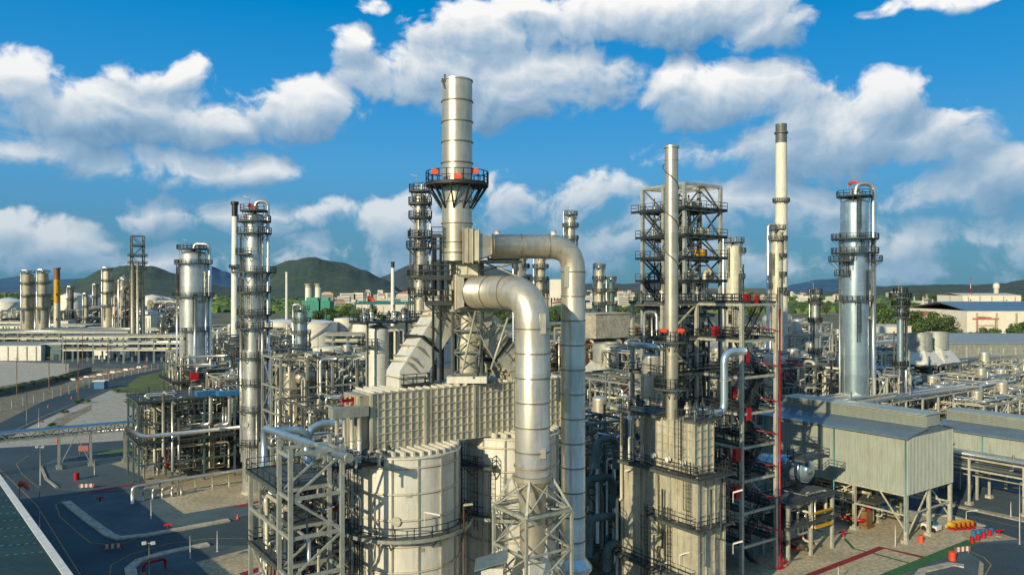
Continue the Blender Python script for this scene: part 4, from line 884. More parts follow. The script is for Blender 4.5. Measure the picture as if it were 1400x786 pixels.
for x in (305, 309): run(o, [P(x, 578, 154), P(x, 556, 154)], .2, 'silver', 8)
for x in (283, 312): q = P(x, 540, 154); MB().box(q, 4.2, 2.4, .9).build('cooler_box', 'blue', o)
o, O = unit('process_structure', 'low crowded pipework between the pale frame and the many-platformed column', 262, 168, 3, 2, 6, 6, [3.6, 7.6, 11.6], 60, 102, [('hb', 8, 5, 4.9, 1., 8), ('h', 14, 6, 9, 1., 8)], (.1, .26), 'galvdk', red=.06, dks=(1,))
unit('process_structure', 'dark exchanger frame right behind the many-platformed column'.replace('right ', ''), 360, 158, 2, 3, 6, 6, [4, 9, 14, 19, 23], 60, 103, [('v', 3, 4, 10, 1.3, 7), ('hb', 6, 9, 15.3, 1.1, 7)], (.1, .3), 'galvdk')
unit('process_structure', 'tall grey scaffold-like frame with red riser left of the flue box'.replace('left of', 'short of'), 384, 128, 3, 2, 4.5, 5, [5, 9.5, 14, 18.5, 23, 28], 60, 104, [('v', 3, 4, 19, 1.2, 6), ('hb', 7, 3, 24.4, 1., 6)], (.08, .26), 'galv', red=.05)
unit('process_structure', 'dense dark pipework frame in the gap before the ribbed flue box end', 430, 112, 2, 3, 4.5, 5, [5, 9.5, 14, 18, 22], 60, 105, [('h', 4, 6, 15.4, 1.1, 8)], (.08, .26), 'galvdk', red=.04)
unit('process_structure', 'square grey pipe frame below the flue box end, behind the zigzag stairs', 372, 100, 3, 1, 4, 5, [4, 8, 12, 16, 19], 44, 106, [], (.08, .24), 'galv')
o, O = unit('air_cooler', 'bank of grey fan cylinders above a long black drum', 425, 205, 4, 2, 6, 6, [6, 12, 17], 60, 107, [('f', 10, 6, 17.4, 3., 3.6), ('f', 18, 7, 17.4, 3, 3.6), ('f', 24, 10, 17.4, 3, 3.6), ('f', 5, 12, 17.4, 2.6, 3.2)], (.12, .3), 'galvdk', cat='air cooler')
hdrum(o, at(O, 10, -2.5, 15), B, 20, 1.5, 'galvdk', 'black_drum', 18)
for k in range(9): MB().lathe(at(O, -2+2.4*k, -6, 0), [(.5, 6), (.5, 9.4), (.3, 10)], 10).build('filter_pot', 'pipeA' if k % 2 else 'pipeC', o)
rack('dark pipe rack crossing below the black drum', 415, 178, 5, 7, 8, [6, 11], 7, 108)
rack('pipe rack passing behind the many-platformed column toward the tanks', 330, 235, 7, 9, 8, [7, 12, 16], 7, 109)
unit('process_structure', 'square exchanger frame between the grey column and the black drum', 385, 190, 3, 2, 6, 6, [5, 10, 15, 20], 50, 110, [('h', 5, 6, 16.4, 1.3, 9), ('v', 12, 5, 1, 1.5, 12)], (.12, .3), 'galv')
unit('process_structure', 'tangled pipe frame in front of the white storage tanks', 360, 290, 5, 2, 8, 7, [5, 10, 14], 70, 111, [('v', 12, 5, 2, 2, 10), ('v', 36, 6, 2, 1.8, 14)], (.15, .32), 'galv')
unit('process_structure', 'small vessel frame beneath the thin white stack', 292, 275, 4, 2, 8, 7, [6, 12, 17, 21], 60, 112, [('v', 6, 4, 2, 2.4, 18), ('v', 18, 6, 2, 2, 13), ('hb', 24, 6, 13.8, 1.8, 12)], (.15, .32), 'galvdk')
unit('process_structure', 'tangled frame peeking over the flue box beside the ribbed vessel', 470, 175, 4, 2, 6, 6, [6, 12, 18, 23], 46, 113, [('v', 8, 6, 18.4, 1.3, 5)], (.12, .3), 'galvdk')
# centre-right gap (between upper duct and heater)
unit('process_structure', 'dark frame with fat blue-grey pipes between the upper duct and the heater', 797, 103, 2, 3, 4, 5.5, [4, 8.5, 13, 17.5, 21.5], 46, 120, [('h', 4, 8, 6, 1.2, 8)], (.1, .3), 'teal')
for k, (x, y, x2, y2, Y) in enumerate(((806, 760, 845, 708, 98), (815, 640, 842, 602, 100), (800, 690, 838, 655, 101), (830, 780, 850, 745, 97))):
    o = thing('blue_pipe', ('fat blue-grey pipe hooping down, lowest of those beside the heater', 'blue-grey pipe elbow near the heater top left corner'.replace(' left', ''), 'blue-grey pipe dipping toward the upper duct foot', 'short blue-grey pipe hoop hugging the heater foot')[k], 'pipe', P(x, y, Y)); run(o, [P(x, y, Y), P(x, y2, Y), P(x2, y2-4, Y+2), P(x2, y2+38, Y+2)], .5, 'teal', 14, bend=1.3); q = P(x, (y+y2)/2, Y); MB().tube(q-U*.1, q+U*.1, .62, 14).build('flange', 'galvdk', o)
o, O = unit('cooling_tower', 'single grey fan cylinder on a sloped hood between the upper duct and slim stack', 806, 190, 2, 2, 7, 7, [6, 11.5, 16], 50, 121, [('f', 9, 4, 21, 3.4, 4.5)], (.12, .3), 'galvdk', cat='cooling tower')
mb = MB(); mb.sweep([at(O, 9, 4, 16.4), at(O, 9, 4, 21.2)], [8.5, 3.6], 4, True, True); mb.build('hood', 'galvlt', o)
unit('process_structure', 'brown pipe frame with pale block on top beside the bluish column', 800, 235, 4, 2, 7, 7, [6, 12, 18, 22], 60, 122, [('v', 22, 5, 18, 2.6, 12), ('v', 4, 5, 1, 1.8, 12)], (.14, .32), 'brown')
q = P(808, 420, 238); o = thing('concrete_block', 'pale blocky equipment house on top of the brown pipe frame', 'equipment house', P(808, 420, 245)); q = V((826-CX)/F*248, 248, 0); MB().box(q+U*24, 15, 9, 7.5).build('wall', 'concretelt', o); MB().box(q+U*31.5, 15.6, 9.6, .4).build('roof', 'concretelt', o)
rack('pipe rack with twisted risers behind the single fan cylinder', 770, 290, 7, 10, 9, [8, 14, 19], 8, 123)
rack('yellowish pipe rack at the foot of the single fan cylinder', 778, 150, 5, 6, 7, [6, 11, 15], 7, 124, mats=['pipeD', 'pipeA', 'pipeB'])
unit('process_structure', 'low tangled frame behind the yellowish pipe rack', 742, 168, 4, 2, 6, 6, [5, 10, 15, 19], 60, 125, [('v', 14, 6, 10, 1.4, 8)], (.1, .3), 'galv')
rack('far pipe rack below the apartment blocks', 690, 380, 6, 12, 10, [9, 16, 21], 7, 126)
unit('process_structure', 'tan frame with sloping hood roof behind the fat ducts', 700, 260, 4, 2, 8, 8, [7, 14, 20], 50, 127, [('v', 12, 6, 14, 2, 12)], (.15, .32), 'creamdk')
# right field
unit('process_structure', 'tangled silver pipework filling the space behind the stair tower', 985, 165, 4, 3, 6, 6, [5, 10, 15, 20, 25], 80, 130, [('v', 6, 6, 16, 1.3, 10), ('v', 14, 4, 20, 1.2, 9), ('h', 18, 9, 21.4, 1.2, 8)], (.1, .28), 'galv', red=.05)
unit('process_structure', 'pipe frame with red branches seen past the red riser', 1068, 160, 3, 3, 6, 6, [5, 10, 15, 19, 23], 80, 131, [('v', 4, 6, 16, 1.2, 9), ('v', 12, 9, 12, 1.3, 12)], (.1, .26), 'galvdk', red=.12)
unit('process_structure', 'green-grey crowded frame between short silver column and wide windsock column', 1088, 200, 4, 3, 6, 6, [5, 10, 15, 20], 90, 132, [('v', 6, 5, 1, 1.6, 22), ('hb', 14, 4, 21.4, 1.4, 9), ('v', 20, 9, 6, 1.4, 18)], (.12, .3), 'teal')
unit('process_structure', 'broad frame behind the very tall cream stack', 1040, 300, 6, 2, 8, 8, [7, 13, 19, 25], 90, 133, [('hb', 16, 4, 27, 2, 14), ('v', 34, 7, 2, 2, 24), ('v', 8, 7, 2, 2.2, 20)], (.16, .32), 'galv')
unit('process_structure', 'silver riser cluster beside the wide windsock column', 1196, 168, 3, 3, 5, 5, [5, 10, 15, 20], 66, 134, [('v', 4, 4, 2, 1, 22), ('v', 8, 9, 2, .9, 20)], (.12, .3), 'galvlt')
o, O = unit('cooling_tower', 'twin silver fan cylinders on a cream hooded cooling deck', 1272, 225, 4, 2, 6, 8, [7, 12.6, 16.8], 60, 135, [('f', 6, 6, 21, 3.3, 5), ('f', 16, 6, 21, 3.3, 5)], (.14, .3), 'galvdk', cat='cooling tower')
for b in (6, 16): MB().sweep([at(O, b, 6, 17), at(O, b, 6, 21.1)], [7., 3.6], 4, True, True).build('hood', 'cream', o)
unit('process_structure', 'bluish tank and riser frame behind the windsock column', 1216, 235, 3, 3, 7, 7, [6, 12, 17], 60, 136, [('v', 10, 4, 0, 4.2, 17), ('v', 18, 8, 6, 1.4, 14)], (.14, .32), 'galv', m='teal')
rack('broad cream-posted pipe rack above the first grey shed roof', 1075, 148, 6, 6.5, 7, [7, 12, 16], 8, 140, mats=['pipeA', 'silver', 'pipeD'])
rack('long pipe rack running between the cooling deck and the sheds', 1190, 158, 7, 7, 8, [6, 11.5, 15.5], 8, 141, mats=['pipeA', 'silver', 'pipeD', 'pipeB'])
rack('pipe rack with white cross braces next to the second grey shed', 1262, 172, 7, 7, 8, [6, 11, 15], 8, 142)
unit('process_structure', 'wide low frame of pale posts under the cooling deck', 1240, 190, 6, 2, 6.5, 7, [5, 9.5, 14], 90, 143, [('hb', 10, 5, 15.2, 1.3, 9), ('v', 26, 6, 3, 1.4, 12)], (.12, .3), 'galvlt')
unit('process_structure', 'dense pale pipework near the picture edge behind the second shed'.replace('picture edge', 'containers'), 1340, 205, 5, 2, 7, 7, [5, 10, 15], 90, 144, [('v', 12, 5, 8, 1.3, 9), ('v', 24, 5, 4, 1.5, 12)], (.12, .3), 'galvlt')
rack('rear pipe rack in front of the long grey hall', 1290, 262, 7, 9, 9, [7, 13], 7, 145)
rack('rear pipe rack behind the windsock column', 1120, 262, 7, 9, 9, [8, 14, 19], 7, 146)
rack('high pipe rack behind the open steel tower', 850, 225, 8, 8, 9, [8, 15, 21], 8, 147)
unit('process_structure', 'tangled pipe frame behind the slim spiral-wrapped stack', 862, 150, 3, 3, 6, 6, [6, 11, 16, 21], 70, 148, [('v', 6, 5, 12, 1.4, 12), ('v', 12, 9, 5, 1.5, 14)], (.1, .3), 'galv')
unit('process_structure', 'far frame before the green trees and apartments', 905, 330, 5, 2, 9, 8, [8, 15, 22], 60, 149, [('v', 16, 6, 3, 2.4, 24)], (.16, .32), 'brown')
rack('rusty rack between the steel tower and the very tall cream stack', 960, 255, 6, 8, 9, [8, 14, 20], 8, 150, mats=['pipeB', 'pipeD', 'pipeA'])
# blue rack under second shed
o, O = rack('pipe rack of bluish silver pipes running under the second grey shed', 1312, 152, 5, 9, 9, [6.6, 8.8], 9, 151, r0=.15, r1=.3, d='A', mats=['silver', 'coolsilver', 'pipeA'])
o, O = rack('low pipe rack on concrete footed legs beside the gravel field', 1400, 134, 4, 9, 8, [6.6, 8.6], 9, 152, r0=.14, r1=.26, d='A', mats=['silver', 'coolsilver', 'pipeA'])
for b in (0, 8):
    for a in (0, 9, 18, 27, 36): MB().box(at(O, b, a, 0), 1.1, 1.1, .6).build('footing', 'concretelt', o)
# pipe bridge at left
o = thing('pipe_bridge', 'blue-topped pipe bridge on braced grey legs crossing beside the road', 'pipe bridge', G(124, 640)); p0 = V((-60-CX)/F*160, 160, 0); p1 = V((182-CX)/F*178, 178, 0); zb_ = 7.2; mb = MB(); dv = (p1-p0).normalized(); sv = dv.cross(U)*1.2
for s_ in (sv, -sv):
    for z in (zb_, zb_+1.7): mb.bar(p0+s_+U*z, p1+s_+U*z, .25)
    n = 18
    for k in range(n): a = p0.lerp(p1, k/n)+s_; b = p0.lerp(p1, (k+1)/n)+s_; mb.bar(a+U*(zb_ if k % 2 else zb_+1.7), b+U*(zb_+1.7 if k % 2 else zb_), .14); mb.bar(a+U*zb_, a+U*(zb_+1.7), .14)
mb.build('truss', 'galv', o)
mb = MB(); q = [p0+sv*1.1+U*(zb_+1.78), p1+sv*1.1+U*(zb_+1.78), p1-sv*1.1+U*(zb_+1.78), p0-sv*1.1+U*(zb_+1.78)]; mb.prism(q, .12); mb.build('cover_sheet', 'blue', o)
for k in (-.6, 0, .6): run(o, [p0+sv*k+U*(zb_+.3), p1+sv*k+U*(zb_+.3)], .18, 'pipeA', 8)
for t in (.2, .555, .74, .95):
    a = p0.lerp(p1, t); mb = MB()
    for s_ in (sv, -sv): mb.bar(a+s_, a+s_+U*zb_, .4); mb.box(a+s_, 1.1, 1.1, .5)
    mb.bar(a+sv+U*.4, a-sv+U*zb_, .18)
    if .5 < t < .6: b = p0.lerp(p1, .74); mb.bar(a+U*.5+sv, p0.lerp(p1, .65)+sv+U*zb_, .18); mb.bar(b+U*.5+sv, p0.lerp(p1, .65)+sv+U*zb_, .18)
    mb.build('leg', 'galv', o)
# ================================================================== WHITE TANKS
def tank(lab, px_, Y, yt, r_, grp=None, cone=.12, m='tank'):
    c = V((px_-CX)/F*Y, Y, 0); zt = ZZ(yt, Y); o = thing('storage_tank', lab, 'storage tank', c, group=grp)
    pr = [(r_, 0)]
    for k in range(1, 5): z = zt*k/5; pr += [(r_, z), (r_*1.008, z), (r_*1.008, z+.3), (r_, z+.3)]
    pr += [(r_, zt), (r_*1.012, zt), (r_*1.012, zt+.4)]
    MB().lathe(c, pr, 36, False, False).build('shell', m, o); MB().lathe(c+U*(zt+.2), [(r_*1.01, 0), (r_*.6, r_*cone*.6), (0.01, r_*cone)], 36, False, False).build('roof', 'white', o)
    mb = MB(); n = 14
    for k in range(n):
        t = math.radians(200+k*9); t2 = math.radians(200+(k+1)*9); a = c+V(math.cos(t), math.sin(t), 0)*(r_*1.03); b = c+V(math.cos(t2), math.sin(t2), 0)*(r_*1.03); mb.bar(a+U*zt*k/n, b+U*zt*(k+1)/n, .5, .9)
    mb.build('spiral_stair', 'galv', o); return o
tank('white storage tank half hidden behind the grey column', 386, 450, 440, 12.5); tank('biggest white storage tank next to the plain grey column', 430, 430, 441, 12.6); tank('narrow cream storage tank between the big tank and crowded-roof vessel', 472.5, 440, 436, 6.4); tank('pale storage tank showing beside the crowded-roof vessel', 497, 440, 444, 7)
tank('short white tank under the wide bright column', 312, 235, 512, 3.4); tank('small white tank on the plant floor near the many-platformed column', 330, 250, 506, 4.2)
tank('white domed tank at the far edge beyond the tan columns', 12, 620, 413, 12, cone=.3); tank('white floating roof tank among the tan columns', 35, 760, 412, 14, cone=.2)
for k, px_ in enumerate((100, 122, 160, 172, 208, 225)): tank('distant white tank with pale cone roof below the dark ridge', px_, 900+k*17, 404+k % 3*3, 13, 'distant white tanks', .3)
tank('low pale tank beside the dark drum field', 447, 300, 476, 5.5)
# ================================================================== GROUND
def sheet(name, px, z, m, h=None):
    mb = MB(); pts = [G(x, y, z) if not isinstance(x, Vector) else x for x, y in px]
    (mb.prism(pts, h) if h else mb.poly(pts)); return struct(name, mb, m)
def wsheet(name, pts, z, m): return struct(name, MB().poly([V(x, y, z) for x, y in pts]), m)
def strip(name, px, w, z, m, h=None, st=True, world=False):
    pts = [G(x, y) for x, y in px] if not world else [V(x, y, 0) for x, y in px]; lft = []; rgt = []
    for i, p in enumerate(pts):
        a = pts[max(i-1, 0)]; b = pts[min(i+1, len(pts)-1)]; d = (b-a).normalized(); n = V(-d.y, d.x, 0)*w/2; lft.append(p+n); rgt.append(p-n)
    mb = MB()
    for i in range(len(pts)-1):
        q = [lft[i], lft[i+1], rgt[i+1], rgt[i]]; q = [V(p.x, p.y, z) for p in q]
        mb.prism(q, h) if h else mb.poly(q)
    o = mb.build(name, m); 
    if st: o['kind'] = 'structure'
    return o
wsheet('ground', [(-30000, -500), (30000, -500), (30000, 45000), (-30000, 45000)], -.03, 'land')
wsheet('yard_ground', [(-150, 40), (260, 40), (420, 470), (-420, 470), (-330, 300), (-105, 150)], 0., 'dirt')
wsheet('plant_ground', [(-420, 380), (420, 380), (600, 640), (-560, 640)], .012, 'gravel')
wsheet('plant_pavement', [(-75, 150), (-45, 60), (75, 60), (90, 107), (150, 215), (60, 330), (-60, 330), (-95, 220)], .02, 'concrete')
sheet('road', [(-120, 583), (0, 578), (60, 548), (130, 522), (240, 500), (330, 492), (330, 496), (240, 507), (150, 533), (60, 573), (0, 603), (-120, 612)], .03, 'asphalt')
sheet('dirt_verge', [(-120, 614), (0, 604), (60, 574), (150, 534), (185, 538), (188, 600), (60, 610), (-120, 622)], .012, 'concretelt')
sheet('dirt_strip', [(52, 590), (78, 572), (105, 562), (126, 552), (125, 560), (88, 580), (62, 596)], .024, 'dirt')
sheet('grass_verge', [(157, 537), (190, 515), (226, 506), (262, 508), (255, 531), (228, 536)], .045, 'grass')
sheet('grass_strip', [(168, 548), (186, 546), (200, 556), (196, 562), (180, 557)], .026, 'grass')
sheet('grass_bank', [(132, 617), (178, 612), (186, 617), (160, 621), (134, 621)], .05, 'grass')
sheet('asphalt_road', [(-200, 622), (0, 612), (190, 601), (196, 668), (345, 702), (420, 760), (440, 1000), (-260, 1000)], .034, 'asphalt')
sheet('gravel_island', [(54, 636), (84, 624), (190, 616), (198, 660), (196, 668), (128, 671), (76, 670), (62, 655)], .045, 'gravel')
sheet('concrete_pad', [(152, 634), (192, 622), (198, 652), (170, 640)], .055, 'concrete')
I1 = [(88, 684), (130, 675), (200, 668), (345, 664), (352, 700), (312, 712), (200, 735), (158, 738), (148, 736)]
sheet('gravel_island', I1, .045, 'gravel'); sheet('concrete_apron', [(214, 676), (230, 668), (300, 655), (420, 655), (420, 690), (322, 690), (252, 702)], .06, 'concrete')
I2 = [(180, 800), (172, 776), (186, 764), (285, 744), (345, 746), (420, 770), (420, 840)]
sheet('gravel_island', I2, .045, 'gravel'); sheet('concrete_pad', [(268, 768), (345, 748), (420, 770), (420, 830), (300, 800)], .06, 'concrete')
strip('kerb', [(90, 687), (118, 710), (150, 733), (162, 737), (200, 733), (313, 712)], 1.5, .05, 'concretelt', .28)
strip('kerb', [(182, 800), (178, 778), (190, 768), (222, 758), (285, 745)], 1.5, .05, 'concretelt', .28)
strip('kerb', [(56, 638), (63, 655), (78, 667)], .5, .05, 'concretelt', .2)
for pts in ([(120, 674), (89, 682), (76, 690), (82, 706), (102, 724), (124, 742), (160, 745), (187, 736), (260, 722), (332, 708)], [(165, 800), (150, 786), (152, 772), (178, 758), (230, 743), (285, 736), (335, 736)], [(53, 667), (30, 648), (22, 634), (40, 622)], [(0, 642), (50, 690), (110, 786), (130, 830)]): strip('yellow_line', pts, .16, .042, 'yline')
strip('red_band', [(126, 671), (175, 664), (200, 660)], 1.4, .07, 'redpaint'); strip('red_band', [(322, 693), (362, 684)], 1.4, .07, 'redpaint'); strip('red_band', [(330, 786), (362, 776)], 1.6, .07, 'redpaint'); strip('red_band', [(160, 535), (226, 532)], .9, .06, 'redpaint')
strip('road_edge_line', [(0, 598), (62, 568), (152, 530)], .2, .036, 'concretelt')
# right side
sheet('concrete_apron', [(1040, 900), (1040, 720), (1150, 692), (1300, 690), (1322, 738), (1215, 792), (1190, 900)], .06, 'concrete')
sheet('gravel_field', [(1205, 800), (1330, 741), (1420, 735), (1440, 752), (1340, 760), (1335, 800)], .064, 'gravel')
sheet('asphalt_road', [(1335, 1000), (1345, 770), (1322, 752), (1340, 742), (1500, 742), (1600, 1000)], .07, 'asphalt')
sheet('asphalt_road', [(1100, 655), (1265, 682), (1420, 716), (1520, 745), (1440, 752), (1300, 706), (1100, 672)], .066, 'asphalt')
sheet('gravel_field', [(1180, 620), (1500, 620), (1560, 740), (1420, 712), (1265, 680), (1180, 660)], .062, 'gravel')
strip('kerb', [(1130, 660), (1265, 684), (1420, 718)], .5, .07, 'concretelt', .18); strip('kerb', [(1255, 703), (1300, 706), (1345, 720)], .9, .07, 'concretelt', .2)
strip('red_band', [(1100, 790), (1111, 785), (1205.6, 748.6), (1265.7, 762.8)], 1.1, .074, 'redpaint')
strip('green_walkway', [(1190, 800), (1218, 786), (1331, 740)], 1.9, .078, 'greenpaint'); strip('green_line', [(1151, 732), (1167, 750), (1200, 758), (1247, 771)], .5, .07, 'greenpaint')
strip('yellow_line', [(1322, 752), (1345, 762), (1355, 772), (1345, 790)], .16, .076, 'yline'); strip('yellow_line', [(1300, 700), (1400, 722)], .16, .074, 'yline')
strip('kerb', [(1248, 800), (1262, 781), (1300, 772), (1318, 775)], 1.2, .07, 'concretelt', .2)
# ================================================================== NEAR ROOF (lower left)
e0 = V(-92, 135.5, 8); e1 = V(-44, 78.6, 8); dv = (e1-e0).normalized(); nv = V(dv.y, -dv.x, 0)*1.; nv = nv if nv.x < 0 else -nv
o = thing('warehouse', 'dark green ribbed warehouse roof with pale gutter at the road edge', 'warehouse', e1)
mb = MB(); L_ = (e1-e0).length; n = int(L_/.5)
i0 = len(mb.v); prof = []
for k in range(n+1):
    for off, hh in ((0, 0), (.14, .07), (.24, .07), (.38, 0)): prof.append((k*.5+off, hh))
for s_, h in prof: a = e0+dv*s_+U*h; b = a+nv*34+U*4; mb.v += [tuple(a), tuple(b)]
for k in range(len(prof)-1): mb.face([2*k, 2*k+2, 2*k+3, 2*k+1])
mb.build('roof', 'greenroof', o)
for row in range(14):
    mb = MB()
    for k in range(30): q = e0+dv*(row*4.2+1)+nv*(.8+k*.85)+U*(.09+(.8+k*.85)*4/34); mb.box(q, .34, .14, .04, (nv, dv))
    mb.build('roof_rivet', 'cyan', o)
mb = MB(); mb.bar(e0-nv*.25, e1-nv*.25, .9, .35); mb.build('gutter', 'white', o)
mb = MB(); mb.prism([e0-U*8, e1-U*8, e1+nv*33-U*8, e0+nv*33-U*8], 7.7); mb.build('wall', 'wallclad', o)
# ================================================================== STREET FURNITURE
def post(px_, yb, yt, lab, head='lamp', m='galvlt', grp=None, r_=.09):
    b = G(px_, yb); t = V(b.x, b.y, ZZ(yt, b.y)); k = max(1, b.y/170); o = thing('lamp_post' if head in ('lamp', 'double') else 'utility_pole', lab, 'lamp post' if head in ('lamp', 'double') else 'pole', b, group=grp)
    MB().sweep([b, t], [r_*(1. if t.z > 5 else .7)*k, r_*.7*k], 8).build('post', m, o); MB().box(b, .36, .36, .1).build('base', 'concretelt', o)
    if head == 'lamp': mb = MB(); mb.bar(t, t+V(1.3, 0, .2), .08*k); mb.build('arm', m, o); mb = MB(); mb.bar(t+V(1.1, 0, .18), t+V(1.9, 0, .25), .32, .14); mb.build('lamp_head', 'white', o)
    elif head == 'double':
        mb = MB(); mb.bar(t-V(.6, 0, 0), t+V(.6, 0, 0), .08); mb.build('arm', m, o)
        for s_ in (-.6, .6): q = t+V(s_, 0, 0); MB().box(q-U*.1+V(0, -.2, 0), .5, .4, .35).build('lamp_head', 'white', o)
    elif head == 'cross': mb = MB(); mb.bar(t-V(1, 0, .8), t+V(1, 0, -.8), .12*k); mb.build('arm', m, o)
    return o
for a in ((23, 543, 487, 'tall pole beside the fence by the pale yard', 'cross', 'brown'), (36.5, 580, 534, 'dark pole standing on the verge between fence and road', 'plain', 'galvdk'), (67, 534, 486, 'tall brown pole inside the fence bend', 'cross', 'brown'), (107, 549, 494, 'slender pole at the near side of the upper road', 'plain', 'brown'), (53, 592, 558, 'short pole on the dirt strip', 'plain', 'galv'),
    (55, 663, 611, 'grey post with double floodlight on the gravel corner', 'double', 'galvlt'), (54, 727, 669, 'single grey lamp post by the warehouse gutter', 'plain', 'galv'), (129, 651, 629, 'short white post on the gravel beside the pipe bridge', 'plain', 'white'), (206.5, 709, 682, 'short white post on the dark gravel island', 'plain', 'white'), (204, 800, 742, 'thick grey post with camera box near the red hydrant loop', 'double', 'galvlt'),
    (260, 763, 732, 'white post at the end of the lower kerb', 'plain', 'white'), (297, 754, 725, 'white post on the lower island beside the stair frame', 'plain', 'white'), (147, 520, 470, 'far brown pole at the junction', 'cross', 'brown'), (113, 500, 455, 'pole among the far pipe racks', 'cross', 'brown'), (223, 533, 500, 'lamp post at the grass verge tip', 'plain', 'galv'), (90, 508, 462, 'pole beside the pale yard entrance', 'cross', 'brown'),
    (1321, 715, 699, 'short white post beside the yellow drums', 'lamp', 'white'), (1224, 747, 717, 'thin white post on the concrete near the shed legs', 'plain', 'white'), (1146, 800, 774, 'short white post on the red painted line', 'plain', 'white'), (1394, 744, 660, 'tall grey lamp post at the road edge near the second shed', 'lamp', 'galvlt'), (1382, 706, 686, 'thin post on the gravel field', 'plain', 'white')): post(*a)
b = G(27, 702); t = V(b.x, b.y, ZZ(660, b.y)); o = thing('windsock_mast', 'orange windsock drooping on a short mast by the green roof', 'windsock', b); MB().tube(b, t, .07).build('mast', 'galv', o); MB().sweep([t+V(0, 0, -.1), t+V(.9, 0, -.2), t+V(1.6, 0, -1.2)], [.55, .45, .2], 12).build('windsock', 'orange', o); MB().box(b, .8, .8, .3).build('base', 'concretelt', o)
def barrier(px_, y, lab):
    b = G(px_, y); o = thing('striped_barrier', lab, 'barrier', b); mb = MB(); x = V(1, .25, 0).normalized()
    for k in range(7): mb.m = k % 2; mb.bar(b+x*(k*.4-1.4)+U*.65, b+x*(k*.4-1.0)+U*.65, .12, .7)
    mb.m = 0; mb.build('board', ['fadedred', 'white'], o); mb = MB(); mb.bar(b-x*1.1, b-x*1.1+U, .1); mb.bar(b+x*1.1, b+x*1.1+U, .1); mb.build('leg', 'galv', o)
barrier(118, 668, 'red and white striped barrier by the red painted band'); barrier(154, 752, 'red and white striped barrier between the two kerb islands'); barrier(1316, 756, 'red and white striped barrier board at the green walkway')
def drum_obj(p, m, lab, r_=.35, h=.95, lie=False, grp=None, cap='red'):
    o = thing('drum', lab, 'drum', p, group=grp)
    if lie: MB().tube(p+U*(r_+.35)-A*h*.5, p+U*(r_+.35)+A*h*.5, r_, 14).build('barrel', m, o); MB().tube(p+U*(r_+.35)-A*(h*.5+.06), p+U*(r_+.35)-A*h*.49, r_*.8, 14).build('lid', cap, o); MB().box(p, r_*1.6, h, .34).build('stand', 'red', o)
    else: MB().lathe(p, [(r_, 0), (r_, h*.33), (r_*1.04, h*.34), (r_, h*.36), (r_, h*.66), (r_*1.04, h*.67), (r_, h*.69), (r_, h)], 16).build('barrel', m, o); MB().tube(p+U*h, p+U*(h+.04), r_*.9, 14).build('lid', m, o)
drum_obj(G(104.5, 656), 'red', 'red and pink drum on the gravel below the pipe bridge', .55, 1.5)
for k in range(5): drum_obj(G(1302+k*6.2, 724-k*.6), 'yellow', 'yellow drum lying on a red cradle beside the road', .5, 1.3, True, 'row of yellow drums')
for k in range(4): drum_obj(G(1329+k*8, 742-k*3.3), 'red', 'red upright drum beside the row of blue drums', .34, .95, grp='red upright drums')
for k in range(5): drum_obj(G(1333+k*6, 733-k*.6)+A*.2, 'blue', 'blue upright drum behind the red drums', .33, .95, grp='blue upright drums')
drum_obj(G(1302, 766), 'orange', 'faded salmon drum by the striped barrier board', .5, 1.3); drum_obj(G(1259, 742), 'orange', 'small orange drum at the nearest shed leg', .35, 1.2)
o = thing('pump_cart', 'white and blue pump cart parked under the shed end', 'pump cart', G(1273, 725)); p = G(1273, 725); MB().box(p+U*.4, 1.6, 2.6, .7).build('body', 'white', o); MB().tube(p+U*1.3-A, p+U*1.3+A*.6, .4, 12).build('tank', 'blue', o)
for a in (-.8, .8): 
    for b in (-.8, .8): q = at(p, b, a, .4); MB().tube(q-B*.1, q+B*.1, .4, 12).build('wheel', 'black', o)
o = thing('hydrant_pipe', 'red hooped hydrant pipe on the lower gravel island', 'hydrant', G(196, 786)); a = G(196, 784); b = G(226, 778); run(o, [a, a+U*1.4, b+U*1.6, b+U*.2], .2, 'red', 10); MB().box(a, .6, .6, .2).build('base', 'concretelt', o)
for px_, y, lab in ((137, 687, 'small red monitor valve on the dark gravel'), (230, 725, 'tiny red hydrant beside the sloped kerb'), (1366, 733, 'red monitor valve on the gravel beside the tall lamp post'), (1153, 735, 'red hydrant where the green line starts')):
    b = G(px_, y); o = thing('fire_hydrant', lab, 'hydrant', b); MB().tube(b, b+U*1, .16, 10).build('body', 'red', o); mb = MB(); mb.bar(b+U*.9-V(.7, 0, 0), b+U*1.1+V(.7, 0, 0), .22); mb.build('nozzle', 'red', o); MB().box(b, .7, .7, .12).build('base', 'concretelt', o)
b = G(325, 709); o = thing('traffic_cone', 'orange traffic cone on the road bend near the stair frame', 'cone', b); MB().lathe(b, [(.28, .05), (.05, .8)], 12).build('cone', 'orange', o); MB().box(b, .6, .6, .05).build('base', 'black', o)
b = G(114, 622); o = thing('sign_board', 'red rectangular sign board under the pipe bridge', 'sign', b); MB().box(b+U*1., 2.4, .12, 1.3, X1).build('board', 'fadedred', o); mb = MB(); mb.bar(b+V(-1, .15, 0), b+V(-1, .15, 2.3), .12); mb.bar(b+V(1, .15, 0), b+V(1, .15, 2.3), .12); mb.build('leg', 'galv', o)
b = G(138, 531); o = thing('guard_hut', 'small blue guard hut on the upper road', 'hut', b); MB().box(b, 4, 3, 3, X1).build('wall', 'blue', o); MB().box(b+U*3, 5, 4, .3, X1).build('roof', 'white', o)
for px_, y in ((66, 557), (78, 606), (98, 545), (58, 577)): b = G(px_, y); o = thing('warning_cone', 'small orange cone on the pale verge', 'cone', b, group='orange cones on the verge'); MB().lathe(b, [(.35, .06), (.06, 1.0)], 10).build('cone', 'orange', o); MB().box(b, .7, .7, .06).build('base', 'black', o)
